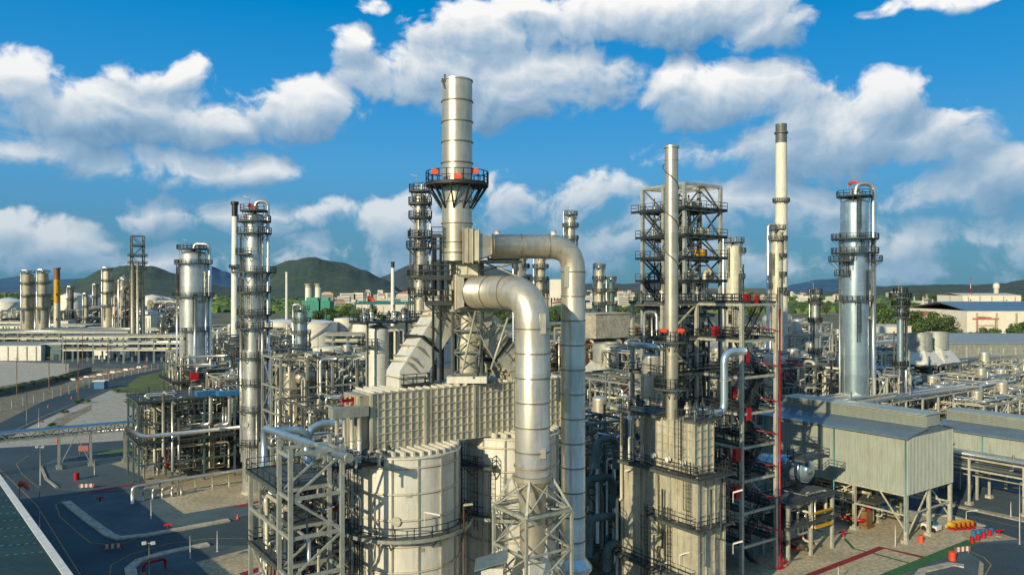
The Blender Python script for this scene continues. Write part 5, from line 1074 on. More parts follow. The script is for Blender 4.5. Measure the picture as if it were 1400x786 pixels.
# fence
FP = [G(x, y) for x, y in ((-60, 576), (0, 562), (60, 548), (115, 533), (160, 517), (240, 500), (300, 494))]
o = thing('security_fence', 'pale post and wire fence with bent tops along the upper road', 'fence', FP[2]); mw = MB()
for a, b in zip(FP, FP[1:]):
    n = max(1, round((b-a).length/6))
    for k in range(n):
        q = a.lerp(b, k/n); MB().sweep([q, q+U*2.6, q+U*3.1+V(-.4, .3, 0)], .11, 6).build('post', 'concretelt', o)
    for z in (.4, 1.1, 1.8, 2.5): mw.bar(a+U*z, b+U*z, .05)
mw.build('wire_net', 'galv', o)
WP = [G(x, y) for x, y in ((-60, 552), (0, 541), (60, 528), (95, 516), (125, 508))]
o = thing('retaining_wall', 'low dark concrete wall behind the post and wire fence', 'wall', WP[1]); mb = MB()
for a, b in zip(WP, WP[1:]): mb.bar(a+U*1.2, b+U*1.2, .4, 2.4)
mb.build('wall', 'galvdk', o)
for k, (px_, y) in enumerate([(100+9*i, 520-1.7*i) for i in range(12)]):
    b = G(px_, y); o = thing('barrier_panel', 'small red and white road barrier in the row beside the upper road', 'barrier', b, group='row of road barriers'); mb = MB(); mb.box(b, 2., .4, .9, X1); mb.build('panel', 'fadedred' if k % 2 else 'white', o); MB().box(b, 2.9, .9, .2, X1).build('foot', 'white', o)
sheet('pale_yard', [(-80, 540), (0, 528), (60, 518), (94, 510), (94, 497), (0, 494), (-80, 494)], .03, 'concretelt')
# ================================================================== TREES
def tree_mesh(seed, h, w, lobes, n, leaf, dark):
    g = random.Random(seed); mb = MB(); L = []
    for k in range(lobes): t = g.uniform(0, 6.28); rr = g.uniform(0, .36)*w; L.append((V(math.cos(t)*rr, math.sin(t)*rr, h*g.uniform(.42, .8)), w*g.uniform(.2, .34), h*g.uniform(.14, .24)))
    for k in range(n):
        c, a, b = g.choice(L); d = V(g.gauss(0, 1), g.gauss(0, 1), g.gauss(0, 1)).normalized(); q = c+V(d.x*a, d.y*a, d.z*b)*g.uniform(.75, 1.08)
        nrm = (d+V(g.uniform(-.6, .6), g.uniform(-.6, .6), g.uniform(-.2, .8))).normalized(); u = nrm.cross(V(g.uniform(-1, 1), g.uniform(-1, 1), .3)).normalized(); v = nrm.cross(u); s = leaf*g.uniform(.6, 1.4)
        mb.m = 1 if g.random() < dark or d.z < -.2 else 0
        mb.poly([q+u*s, q+v*s*.7, q-u*s, q-v*s*.8])
    return mb, L
TP = []
for k, (h, w) in enumerate(((11, 10), (9, 10), (13, 9), (7, 9), (8, 14))):
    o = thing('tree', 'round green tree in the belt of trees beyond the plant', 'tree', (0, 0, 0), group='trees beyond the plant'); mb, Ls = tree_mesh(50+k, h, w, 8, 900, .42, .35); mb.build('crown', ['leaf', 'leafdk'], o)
    mb = MB(); mb.sweep([V(0, 0, 0), V(.1, 0, h*.3), V(0, .1, h*.6)], [.35, .25, .1], 7)
    for c, a, b in Ls[:4]: mb.sweep([V(.1, 0, h*.3), c], [.16, .05], 5)
    mb.build('trunk', 'bark', o); TP.append(o)
g = random.Random(5); spots = []
def band(n, x0, x1, ya, yb, s0=.9, s1=1.5):
    for _ in range(n): y = g.uniform(ya, yb); spots.append((g.uniform(x0, x1), y, g.uniform(s0, s1)))
band(34, 1205, 1300, 447, 462, 1.2, 2.); band(26, 1290, 1440, 463, 472, .8, 1.2); band(18, 1195, 1260, 433, 447, 1.4, 2.2); band(14, 1380, 1460, 458, 466, 1.3, 1.9); band(26, 1250, 1420, 409, 414, 1.6, 2.4); band(26, 430, 540, 436, 447, 1.1, 1.7); band(22, 745, 800, 440, 462, 1.2, 1.8); band(26, 830, 930, 428, 446, 1.1, 1.8); band(14, 900, 1080, 420, 440, 1.1, 1.6); band(12, 640, 760, 430, 450, 1.1, 1.6); band(16, 1090, 1200, 418, 436, 1.1, 1.7)
for k, (x, y, s) in enumerate(spots):
    p = G(x, y); src = TP[k % 5]
    if k < 5: src.location = p; src.rotation_euler = (0, 0, k); src.scale = (s, s, s)
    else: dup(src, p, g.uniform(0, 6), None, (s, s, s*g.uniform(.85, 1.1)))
hb = []
for k, (px_, y) in enumerate([(-20+14*i, 546-3.1*i) for i in range(9)]):
    p = G(px_, y-2); s = .33; hb.append(dup(TP[1], p, k, 'dark green shrub in the clump row behind the low dark wall', (.55, .4, s))); hb[-1]['category'] = 'shrub'; hb[-1]['group'] = 'shrubs behind the wall'; hb[-1].name = 'shrub'
for k, (px_, y) in enumerate([(105, 552), (112, 549), (120, 551), (88, 566), (70, 584), (176, 549), (160, 536)]):
    q = dup(TP[3], G(px_, y), k, 'small scrubby bush on the dirt strip by the road', (.28, .28, .2)); q['category'] = 'bush'; q['group'] = 'bushes on the dirt strip'; q.name = 'bush'
mb = MB(); g = random.Random(9)
for k in range(2600):
    y = 393+math.exp(g.uniform(math.log(8), math.log(36))); x = g.uniform(-60, 1460); p = G(x, y); s = g.uniform(9, 22); h = g.uniform(7, 13)
    if 1255 < x and y > 409: continue
    if 440 < x < 935 and y < 425 and k % 5: continue
    v = len(mb.v); nn = 7
    for j in range(nn): t = 6.283*j/nn; mb.v.append((p.x+math.cos(t)*s*g.uniform(.7, 1.1), p.y+math.sin(t)*s*g.uniform(.7, 1.1), 0))
    for j in range(nn): t = 6.283*j/nn; mb.v.append((p.x+math.cos(t)*s*g.uniform(.5, .85), p.y+math.sin(t)*s*.7, h*g.uniform(.55, .95)))
    mb.v.append((p.x, p.y, h)); mb.m = k % 2
    for j in range(nn): mb.face([v+j, v+(j+1) % nn, v+nn+(j+1) % nn, v+nn+j]); mb.face([v+nn+j, v+nn+(j+1) % nn, v+2*nn])
o = mb.build('woods', ['leafdk', 'leaf']); o['kind'] = 'stuff'
# ================================================================== HILLS
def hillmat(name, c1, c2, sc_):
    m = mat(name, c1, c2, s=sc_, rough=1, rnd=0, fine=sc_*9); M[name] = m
hillmat('hill_near', '40503c', '223c3c', .006); hillmat('hill_far', '2c5a78', '245069', .002); hillmat('hill_mid', '44504a', '2f4144', .003)  # distance haze is painted into these blue and blue-green base colours
def hill(prof, Y, m, dep=.35, seed=0):
    mb = MB(); x0, x1 = prof[0][0], prof[-1][0]; nx = max(30, int((x1-x0)*.9)); ny = 12; g0 = len(mb.v)
    def yat(x):
        for (a, ya), (b, yb) in zip(prof, prof[1:]):
            if a <= x <= b: t = (x-a)/(b-a); t = t*t*(3-2*t)*.5+t*.5; return ya+(yb-ya)*t
    for j in range(-3, ny+1):
        for i in range(nx+1):
            x = x0+(x1-x0)*i/nx; X = (x-CX)/F*Y; h = max(0, ZZ(yat(x), Y)); t = j/ny; y = Y-dep*Y*max(t, 0)+(-t*Y*.25 if j < 0 else 0); k = .5+.5*math.cos(math.pi*min(max(abs(t), 0), 1)) if j >= 0 else .5+.5*math.cos(math.pi*min(-t*3.6, 1))
            nz_ = noise.fractal(Vector((X/Y*9, y/Y*9, seed)), .8, 2.1, 5)
            mb.v.append((X*(y/Y), y, h*k*(1+.22*nz_*(1 if j > 0 else .12))-2))
    for j in range(ny+3):
        for i in range(nx): a = g0+j*(nx+1)+i; mb.face([a, a+1, a+nx+2, a+nx+1], True)
    return struct('hill', mb, m)
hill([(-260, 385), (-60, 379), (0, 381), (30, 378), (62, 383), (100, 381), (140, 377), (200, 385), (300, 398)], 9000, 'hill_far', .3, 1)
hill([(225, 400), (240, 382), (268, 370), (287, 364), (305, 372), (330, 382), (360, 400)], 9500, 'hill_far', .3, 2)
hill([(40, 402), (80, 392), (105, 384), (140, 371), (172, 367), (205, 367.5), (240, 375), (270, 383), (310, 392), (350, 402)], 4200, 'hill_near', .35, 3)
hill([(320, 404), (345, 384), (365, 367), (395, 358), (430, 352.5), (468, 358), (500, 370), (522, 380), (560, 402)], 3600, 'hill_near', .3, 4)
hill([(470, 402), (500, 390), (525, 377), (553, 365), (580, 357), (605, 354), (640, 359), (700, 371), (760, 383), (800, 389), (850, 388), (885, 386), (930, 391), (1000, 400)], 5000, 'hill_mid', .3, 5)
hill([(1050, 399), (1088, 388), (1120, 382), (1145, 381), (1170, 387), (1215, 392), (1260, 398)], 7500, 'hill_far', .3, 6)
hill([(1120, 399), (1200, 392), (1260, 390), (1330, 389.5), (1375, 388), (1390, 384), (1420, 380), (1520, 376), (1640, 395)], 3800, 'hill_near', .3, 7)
# ================================================================== CITY
def bld(px_, Y, w_, d_, h, m, roof, lab, grp=None, fl=3.2):
    c = V((px_-CX)/F*Y, Y, 0); rz = random.Random(int(px_*7+Y)).uniform(-.5, .5); xx = V(math.cos(rz), math.sin(rz), 0); ax = (xx, V(-xx.y, xx.x, 0)); mb = MB(); mb.box(c, w_, d_, h, ax); mb.m = 1; z = 1.6
    while z < h-1.4: mb.box(c+U*z, w_*.9, d_+.3, fl*.35, ax); z += fl
    mb.m = 2
    if roof: 
        v = len(mb.v); e = [c+ax[0]*(i*w_*.55)+ax[1]*(j*d_*.55)+U*h for i, j in ((-1, -1), (1, -1), (1, 1), (-1, 1))]; r0, r1 = c-ax[0]*w_*.3+U*(h+3.2), c+ax[0]*w_*.3+U*(h+3.2)
        mb.poly([e[0], e[1], r1, r0]).poly([e[2], e[3], r0, r1]).poly([e[1], e[2], r1]).poly([e[3], e[0], r0])
    else: mb.box(c+U*h, w_*1.03, d_*1.03, .6, ax)
    o = mb.build('building', [m, 'bglass', 'bterra' if roof else 'bwhite']); tag(o, lab, 'building', grp); o['kind'] = 'thing'; return o
g = random.Random(21)
def city(n, x0, x1, ya, yb, h0, h1):
    for k in range(n):
        y = g.uniform(ya, yb); Y = CH*F/(y-HY); rf = g.random() < .2; bld(g.uniform(x0, x1), Y, g.uniform(9, 28), g.uniform(8, 16), g.uniform(h0, h1), g.choice(['bwhite', 'bwhite', 'tank', 'concretelt']), rf, 'small pale town house with tiled roof far off' if rf else 'small pale flat-roofed town building far off', 'tiled houses of the distant town' if rf else 'flat-roofed buildings of the distant town')
city(150, 440, 650, 402, 425, 9, 30); city(80, 740, 935, 403, 425, 9, 26); city(40, 1085, 1265, 400, 420, 8, 24); city(24, 930, 1085, 404, 416, 10, 22); city(14, 1260, 1400, 400, 408, 8, 14); city(14, 200, 460, 406, 414, 8, 16)
def slab(lab, px0, px1, Y, y0, dep, m, roof='bwhite', name='warehouse', cat='warehouse', slope=0, bay=6, dark=False, zb_=0):
    x0, x1 = (px0-CX)/F*Y, (px1-CX)/F*Y; z = ZZ(y0, Y); o = thing(name, lab, cat, ((x0+x1)/2, Y, 0)); mb = MB(); mb.box(V((x0+x1)/2, Y+dep/2, zb_), x1-x0, dep, z-zb_, X1)
    mb.build('wall', m, o); mb = MB(); xm = V((x0+x1)/2, 0, 0); mb.prism([V(x0-.5, Y-.5, z), V(x1+.5, Y-.5, z), V(x1+.5, Y+dep*.5, z+slope), V(x0-.5, Y+dep*.5, z+slope)], .3); mb.prism([V(x0-.5, Y+dep+.5, z), V(x0-.5, Y+dep*.5, z+slope), V(x1+.5, Y+dep*.5, z+slope), V(x1+.5, Y+dep+.5, z)], .3); mb.build('roof', roof, o)
    n = int((x1-x0)/bay)
    for k in range(min(n, 60)): MB().box(V(x0+(k+.5)*(x1-x0)/n, Y-.15, zb_+.2), bay*.12 if not dark else bay*.6, .3, (z-zb_)*.9 if not dark else (z-zb_)*.35, X1).build('wall_panel', 'bglass' if dark else 'concretelt', o)
    return o
slab('huge white warehouse with pale blue roof beyond the container yard', 1322, 1620, 660, 425, 95, 'tank', 'roofclad', slope=7, bay=16)
slab('cream low warehouse with brown eave joined to the huge white one', 1266, 1326, 700, 431, 45, 'pipeD', 'bterra', slope=3, bay=12)
slab('long white roofed shed on the far side of the highway', 1316, 1396, 1500, 404, 90, 'tank', 'bwhite', slope=4, bay=20)
slab('long grey corrugated hall with fine seams beside the container yard', 1296, 1480, 318, 470, 70, 'galv', 'galv', slope=2, bay=5)
slab('second grey corrugated hall nearer the windsock column', 1196, 1292, 330, 470, 40, 'galvdk', 'galv', slope=2, bay=5)
slab('white office building with a flag in front of the dark trees', 1205, 1246, 420, 446, 20, 'tank', 'bwhite', name='office_building', cat='office', bay=4, dark=True)
slab('beige slab apartment block beside the upper duct', 752, 776, 1500, 382, 25, 'bwhite', 'bwhite', name='apartment_block', cat='apartment block', bay=5, dark=True)
slab('white long building at the end of the blue canopy', 1160, 1190, 1200, 396, 25, 'bwhite', 'bwhite', name='office_building', cat='office', bay=6, dark=True)
slab('green roofed depot beside the cream twin stacks', 487, 590, 900, 416, 40, 'bwhite', 'green', slope=3, bay=12)
slab('white warehouse with teal gable behind the far yard', -60, 56, 420, 472, 26, 'white', 'roofclad', bay=5); slab('teal gable annex joined to the white yard warehouse', 57, 83, 424, 471, 20, 'teal', 'white', bay=4, dark=True)
slab('small white cabin block beside the far pipe rack', 128, 150, 430, 478, 8, 'white', 'white', name='cabin', cat='cabin', bay=3, dark=True); slab('taller white cabin joined to the small block', 152, 172, 435, 474, 8, 'white', 'roofclad', name='cabin', cat='cabin', bay=3, dark=True)
slab('long pale flat building under the two old tan columns', -40, 64, 545, 440, 12, 'pipeD', 'galvlt', bay=9, name='equipment_house', cat='equipment house', zb_=6); slab('pale boxy house beside the rusty stack', 79, 93, 545, 439, 10, 'white', 'galvlt', bay=5, name='equipment_house', cat='equipment house')
o = slab('long cream finned heater building with white sloping hood', 156, 206, 490, 430, 20, 'cream', 'white', name='heater_building', cat='heater building', bay=1.9)
q0 = V((154-CX)/F*488, 488, 0); q1 = V((202-CX)/F*488, 488, 0); mb = MB(); z = ZZ(430, 488); mb.v += [tuple(q0+U*z), tuple(q1+U*z), tuple(q1+U*(z+2)), tuple(q0+U*(z+5)), tuple(q0+U*z+V(0, 14, 0)), tuple(q1+U*z+V(0, 14, 0)), tuple(q1+U*(z+2)+V(0, 14, 0)), tuple(q0+U*(z+5)+V(0, 14, 0))]
for f in ([0, 1, 2, 3], [7, 6, 5, 4], [3, 2, 6, 7], [0, 3, 7, 4], [1, 5, 6, 2]): mb.face(f)
mb.build('hood', 'white', o)
rack('long grey pipe rack across the far plant, nearest the white yard warehouse', -60, 440, 11, 12, 8, [7, 11], 6, 201, name='pipe_rack', mats=['pipeA', 'pipeD', 'pipeB']); 
for k, (px_, Y, lab) in enumerate(((-40, 520, 'far pipe rack below the pale flat building'), (120, 500, 'far pipe rack in front of the cream finned building'), (235, 420, 'far pipe rack behind the wide bright column'), (-70, 445, 'far pipe rack just behind the white yard warehouse'), (86, 405, 'far pipe rack in front of the small white cabins'), (60, 470, 'second far pipe rack between cabins and cream finned building'))):
    O = V((px_-CX)/F*Y, Y, 0); o = thing('pipe_rack', lab, 'pipe rack', O); mb = MB()
    for i in range(14): mb.bar(O+V(i*8, 0, 0), O+V(i*8, 0, 14), .8); mb.bar(O+V(i*8, 9, 0), O+V(i*8, 9, 14), .8); 
    for z in (7, 10.5, 14): mb.bar(O+U*z, O+U*z+V(104, 0, 0), .8); mb.bar(O+U*z+V(0, 9, 0), O+U*z+V(104, 9, 0), .8)
    mb.build('frame', 'galv', o)
    for z in (7.8, 11.3, 14.8):
        for a in (1, 3.4, 5.6, 8): run(o, [O+V(-2, a, z), O+V(106, a, z)], .45, R.choice(PM), 8)
for k, (px_, Y, nb, lab) in enumerate(((0, 560, 5, 'far tangled frame under the first tan columns'), (84, 580, 5, 'far tangled frame beside the rusty stack'), (208, 540, 3, 'far square frame next to the scaffold tower'), (222, 460, 3, 'dark far frame beside the wide bright column'), (130, 640, 4, 'far brown frame behind the cream heater column'))):
    unit('process_structure', lab, px_, Y, nb, 2, 9, 8, [8, 15, 22] if k != 2 else [8, 15, 22, 29], 40, 210+k, [('v', 12, 6, 2, 2.6, 20), ('hb', 22, 5, 24, 2, 12)], (.18, .4), 'galvdk' if k % 2 else 'creamdk')
o, O = unit('process_structure', 'narrow rusty frame between cream heater column and scaffold tower', 160, 480, 1, 1, 9, 8, [20, 28, 36, 44], 10, 216, [('v', 4, 4, 20, 2, 26)], (.2, .4), 'brown')
cols_ = ['red', 'bterra', 'blue', 'white', 'brown', 'galv', 'teal', 'orange']; g = random.Random(3)
for k in range(34):
    px_ = 1336+(k % 12)*7.6+g.uniform(-1, 1); lv_ = k//12; Y = 520+g.uniform(0, 8); q = V((px_-CX)/F*Y, Y, lv_*2.65); m_ = g.choice(cols_); c_ = {'bterra': 'clay', 'galv': 'grey', 'teal': 'dull blue'}.get(m_, m_)
    mb = MB(); mb.box(q+V(0, 0, .01), 3.6, 2.4, 2.6, X1)
    for j in range(6): mb.box(q+V(-1.5+j*.6, -1.22, .15), .12, .06, 2.3, X1)
    tag(mb.build('shipping_container', m_), c_+' shipping container in the stacks before the huge white warehouse', 'container', c_+' shipping containers in the yard')
o = thing('gantry_crane', 'salmon pink gantry crane standing among the shipping containers', 'crane', P(1348, 450, 560)); mb = MB()
for x in (1336, 1361): 
    for yy in (555, 568): p = V((x-CX)/F*yy, yy, 0); mb.bar(p, p+U*17, .45)
for yy in (555, 568): mb.bar(V((1330-CX)/F*yy, yy, 17), V((1366-CX)/F*yy, yy, 17), .7); mb.bar(V((1336-CX)/F*yy, yy, 12), V((1361-CX)/F*yy, yy, 12), .35)
mb.build('frame', 'crane', o); MB().box(P(1346, 435, 560)-U*1, 4, 10, 2, X1).build('trolley', 'crane', o)
o = thing('radar_dome', 'white radar dome on the tree-covered horizon', 'dome', P(1362, 390, 3000)); q = P(1362, 391, 3000); mb = MB(); mb.lathe(q, [(11, -10), (12, 0), (11, 6), (7.5, 10), (3, 12), (.1, 12.4)], 20, False, False); mb.build('dome', 'tank', o); MB().lathe(q, [(8, -60), (9, -10)], 12).build('base', 'bwhite', o)
o = thing('radio_mast', 'thin red and white radio mast above the far trees', 'mast', P(1327, 400, 1500)); b = V((1327-CX)/F*1500, 1500, 0)
for k in range(6): MB().tube(b+U*(k*10-2), b+U*(k*10+8), .8-.07*k, 6).build('mast_section', 'red' if k % 2 else 'white', o)
for k, px_ in enumerate((1250, 1275, 1299, 1316, 1340, 1376, 1262, 1230)): post(px_, 430+k % 3*3, 405+k % 2*4, 'tall thin light mast along the distant highway', 'plain', 'white', 'distant highway light masts', .2)
b = V((1240-CX)/F*400, 400, 0); o = thing('flagpole', 'white flagpole with small striped flag by the white office', 'flagpole', b); MB().tube(b, b+U*24, .18).build('pole', 'white', o); mb = MB()
for k, m_ in enumerate((0, 1, 2, 1, 0)): mb.m = m_; p = b+U*(23.6-k*.6); mb.poly([p-V(0, 0, 0), p-V(3.6, 0, .5), p-V(3.6, 0, 1.1), p-V(0, 0, .6)])
mb.build('flag', ['red', 'white', 'blue'], o)
b = V((503-CX)/F*620, 620, 0); o = thing('windsock_mast', 'distant orange windsock on a mast before the town', 'windsock', b); MB().tube(b, b+U*31, .25).build('mast', 'galv', o); MB().sweep([b+U*31, b+U*30+V(3, 0, 1), b+V(5, 0, 29)], [2.4, 2., 1], 10).build('windsock', 'orange', o)
for k, (px_, m_, lab) in enumerate(((1303, 'green', 'green roofed petrol canopy beside the distant highway'), (1320, 'blue', 'blue roofed petrol canopy beside the distant highway'))):
    p = V((px_-CX)/F*1300, 1300, 0); o = thing('canopy', lab, 'canopy', p); MB().box(p+U*6, 20, 14, 5, X1).build('roof', m_, o); MB().box(p, 3, 3, 6, X1).build('leg', 'white', o)
strip('highway', [(250, 1300), (420, 1180), (600, 1100), (900, 1060)], 16, .02, 'concretelt', world=True); strip('highway', [(690, 3000), (640, 2000), (560, 1300), (500, 1000)], 20, .03, 'concretelt', world=True)
# ================================================================== SMALL THINGS IN VIEW OF THE SHEDS: pumps, boxes
g = random.Random(77)
for k, (px_, y, lab) in enumerate(((1180, 640, ''),)): pass

unit('process_structure', 'tall crowded silver frame between the windsock column and thin grey column', 1192, 195, 3, 2, 6, 6, [6, 12, 18, 23], 60, 301, [('v', 6, 5, 6, 1.4, 18), ('v', 13, 4, 2, 1.2, 20)], (.12, .3), 'galvlt')
unit('process_structure', 'pale pipe jungle on this side of the cooling deck', 1290, 178, 5, 2, 6, 6, [5, 10, 15], 70, 302, [('v', 8, 5, 4, 1.2, 12), ('hb', 20, 4, 11, 1.1, 8)], (.1, .26), 'galvlt')
unit('process_structure', 'pale pipe jungle beyond the second shed roof ridge', 1345, 168, 4, 2, 6, 6, [5, 10, 14], 70, 303, [('v', 8, 5, 4, 1.2, 12)], (.1, .26), 'galvlt')
unit('process_structure', 'far pale frame between cooling fans and the grey corrugated hall', 1330, 265, 5, 2, 8, 7, [6, 12], 60, 304, [('v', 20, 5, 4, 1.8, 12)], (.14, .3), 'galvlt')
unit('process_structure', 'crowded frame between the tall cream stack and the short silver column', 1086, 245, 4, 2, 7, 7, [6, 12, 18, 24], 60, 305, [('v', 8, 5, 6, 1.7, 22), ('v', 18, 6, 2, 1.6, 18)], (.14, .3), 'galv')
unit('process_structure', 'crowded frame under the open steel tower, seen past the slim stack', 868, 185, 4, 2, 6, 6, [6, 12, 18, 24], 60, 306, [('v', 8, 5, 6, 1.5, 20), ('hb', 15, 5, 25.3, 1.3, 8)], (.12, .3), 'galvlt')
unit('process_structure', 'crowded frame in the gap behind the upper duct', 790, 330, 6, 2, 8, 8, [8, 15, 22], 60, 307, [('v', 8, 5, 6, 2, 20), ('v', 30, 6, 10, 2, 16)], (.16, .34), 'creamdk')
unit('process_structure', 'low tangle of pipes between the pale frame and the white storage tanks', 300, 210, 4, 2, 7, 7, [5, 10, 15], 60, 308, [('v', 8, 5, 4, 1.5, 12), ('hb', 15, 5, 16.3, 1.3, 9)], (.12, .3), 'galvlt')

for k, (px_, Y, nb, lv_, fm, lab) in enumerate(((655, 300, 5, [8, 15, 21], 'galv', 'crowded frame glimpsed between the smokestack tower and the widest duct'), (840, 270, 5, [7, 13, 19], 'galvlt', 'crowded frame near the bluish slim column'), (905, 210, 4, [6, 12, 17, 22], 'galv', 'crowded frame seen through the lower steel tower'),
    (1010, 235, 4, [6, 12, 18], 'galvlt', 'crowded frame at the foot of the tan ringed column'), (1050, 185, 3, [6, 11, 16, 21], 'galv', 'crowded frame beside the red riser top'), (1130, 215, 4, [6, 11, 16], 'galvlt', 'crowded frame behind the first shed, near the windsock column'), (1210, 205, 4, [6, 11, 15], 'galvlt', 'crowded frame at the foot of the thin grey column'),
    (1255, 188, 4, [5, 10, 14], 'galv', 'low crowded frame just past the long pipe rack'), (1385, 185, 5, [5, 10, 13], 'galv', 'low crowded frame beyond the second shed'), (1370, 235, 5, [6, 11], 'galvlt', 'low crowded frame before the grey corrugated hall'), (1150, 300, 6, [8, 15, 20], 'galv', 'distant crowded frame near the windsock column'),
    (300, 340, 6, [8, 15, 20], 'galvlt', 'distant crowded frame beyond the thin white stack'), (236, 320, 4, [7, 13], 'galv', 'distant low frame beside the wide bright column legs'), (395, 240, 4, [6, 12, 15], 'galv', 'crowded low frame before the biggest storage tank'), (810, 130, 3, [5, 9, 13, 17], 'galvlt', 'crowded frame over the hooping blue-grey pipes'), (775, 120, 2, [5, 10, 15], 'teal', 'narrow dark frame behind the upper duct foot'))):
    unit('process_structure', lab, px_, Y, nb, 2, 6.5, 6.5, lv_, 56, 400+k, [('v', 6, 5, 4, 1.3, lv_[-1]-1), ('hb', 14, 4, lv_[-2]+1.3, 1.1, 7), ('v', nb*6-3, 7, 2, 1.2, lv_[-1])], (.11, .28), fm)
# ================================================================== SKY, SUN, CAMERA
SAZ, SEL = math.radians(214), math.radians(20)
sd = V(math.sin(SAZ)*math.cos(SEL), math.cos(SAZ)*math.cos(SEL), math.sin(SEL))
ld = bpy.data.lights.new('sun', 'SUN'); ld.energy = 5.0; ld.angle = math.radians(.5); ld.color = (1, .88, .61)
lo = bpy.data.objects.new('sun', ld); col.objects.link(lo); lo.rotation_euler = (-sd).to_track_quat('-Z', 'Y').to_euler(); lo.location = (0, 0, 200)
w = bpy.data.worlds.new('World'); sc.world = w; w.use_nodes = True; nt = w.node_tree; nt.nodes.clear(); L = nt.links.new
out = nd(nt, 'ShaderNodeOutputWorld'); tc = nd(nt, 'ShaderNodeTexCoord')
sky = nd(nt, 'ShaderNodeTexSky', sky_type='NISHITA', sun_disc=False, sun_elevation=SEL, sun_rotation=SAZ, altitude=50., air_density=1.0, dust_density=.6, ozone_density=2.5)
hs = nd(nt, 'ShaderNodeHueSaturation', _Saturation=1.45, _Value=1.); L(sky.outputs[0], hs.inputs['Color'])
sep = nd(nt, 'ShaderNodeSeparateXYZ'); L(tc.outputs['Generated'], sep.inputs[0])
x, y, z = sep.outputs; 
az = mth(nt, 'ARCTAN2', x, y); hl = mth(nt, 'SQRT', mth(nt, 'ADD', mth(nt, 'MULTIPLY', x, x), mth(nt, 'MULTIPLY', y, y))); el = mth(nt, 'DIVIDE', z, hl)
cmb = nd(nt, 'ShaderNodeCombineXYZ'); L(az, cmb.inputs[0]); L(el, cmb.inputs[1])
def vm(op, a, b=None, sc_=None):
    n = cg.nodes.new('ShaderNodeVectorMath'); n.operation = op
    for i, v in enumerate((a, b)):
        if v is None: continue
        if isinstance(v, (tuple, list)): n.inputs[i].default_value = v
        else: cg.links.new(v, n.inputs[i])
    if sc_ is not None: n.inputs['Scale'].default_value = sc_
    return n.outputs['Value'] if op in ('DOT_PRODUCT', 'LENGTH') else n.outputs[0]
# clouds: (azimuth px, row, half width, half height, strength)
CL = [(150,150,175,52,1.15),(40,120,70,42,1),(200,106,80,34,.8),(270,170,80,36,1),(405,150,72,44,1.05),(40,198,80,30,.9),(255,232,150,28,1.05),
 (690,110,185,58,1.25),(600,95,120,40,1),(640,48,95,46,1.05),(560,110,80,34,.9),(488,60,30,20,.6),(800,100,70,50,1.0),(870,22,210,44,1.1),(1045,34,66,40,.9),(990,130,125,48,1.15),(930,120,60,36,.9),
 (1140,185,170,58,1.1),(1215,135,70,42,1.1),(1290,190,80,55,1),(1090,170,70,40,1),(1370,235,70,40,1.0),(1300,262,110,32,.72),(950,205,60,22,.55),
 (760,280,100,42,.8),(560,312,70,36,.85),(430,290,70,20,.7),(300,290,140,26,.7),(70,330,90,30,.75),(20,302,40,18,.7),(190,298,40,16,.5),(480,335,80,24,.6),(1040,285,120,30,.66),(1250,325,170,30,.5),(850,320,90,40,.6),(700,350,220,28,.5),(960,345,110,24,.5),(500,365,200,22,.4),(200,360,160,20,.35),(1150,365,200,22,.4),
 (510,8,26,12,.6),(1265,4,75,14,.7),(1330,5,40,12,.5),(730,8,60,20,.8)]
cg = bpy.data.node_groups.new('cloud_field', 'ShaderNodeTree')
cg.interface.new_socket('P', in_out='INPUT', socket_type='NodeSocketVector'); cg.interface.new_socket('F', in_out='OUTPUT', socket_type='NodeSocketFloat')
gi = cg.nodes.new('NodeGroupInput'); go = cg.nodes.new('NodeGroupOutput'); acc = None
for (cx, cy, rx, ry, s) in CL:
    a0 = math.atan2(cx-CX, F); hy = math.hypot(cx-CX, F); e0 = (HY-cy)/hy; kx = rx/F*math.cos(a0)**2; ky = ry/hy
    d = vm('SUBTRACT', gi.outputs[0], (a0, e0, 0)); d = vm('MULTIPLY', d, (1/kx, 1/ky, 0)); q = vm('DOT_PRODUCT', d, d)
    f = mth(cg, 'MULTIPLY_ADD', q, -.8*s, s)
    acc = f if acc is None else mth(cg, 'MAXIMUM', acc, f)
# elsewhere in the sky: plain scattered cloud banks
azs = cg.nodes.new('ShaderNodeSeparateXYZ'); cg.links.new(gi.outputs[0], azs.inputs[0])
nn = cg.nodes.new('ShaderNodeTexNoise'); nn.noise_dimensions = '2D'; nn.inputs['Scale'].default_value = 2.2; nn.inputs['Detail'].default_value = 2
cg.links.new(vm('MULTIPLY', gi.outputs[0], (1, 2.2, 0)), nn.inputs['Vector'])
side = mth(cg, 'MULTIPLY_ADD', mth(cg, 'ABSOLUTE', azs.outputs[0]), 6., -3.9, clamp=True)
gen = mth(cg, 'ADD', mth(cg, 'MULTIPLY_ADD', nn.outputs[0], 6., -3.), mth(cg, 'MULTIPLY_ADD', side, 2.5, -2.5))
acc = mth(cg, 'MAXIMUM', acc, gen); acc = mth(cg, 'MAXIMUM', acc, -1.6); cg.links.new(acc, go.inputs[0])
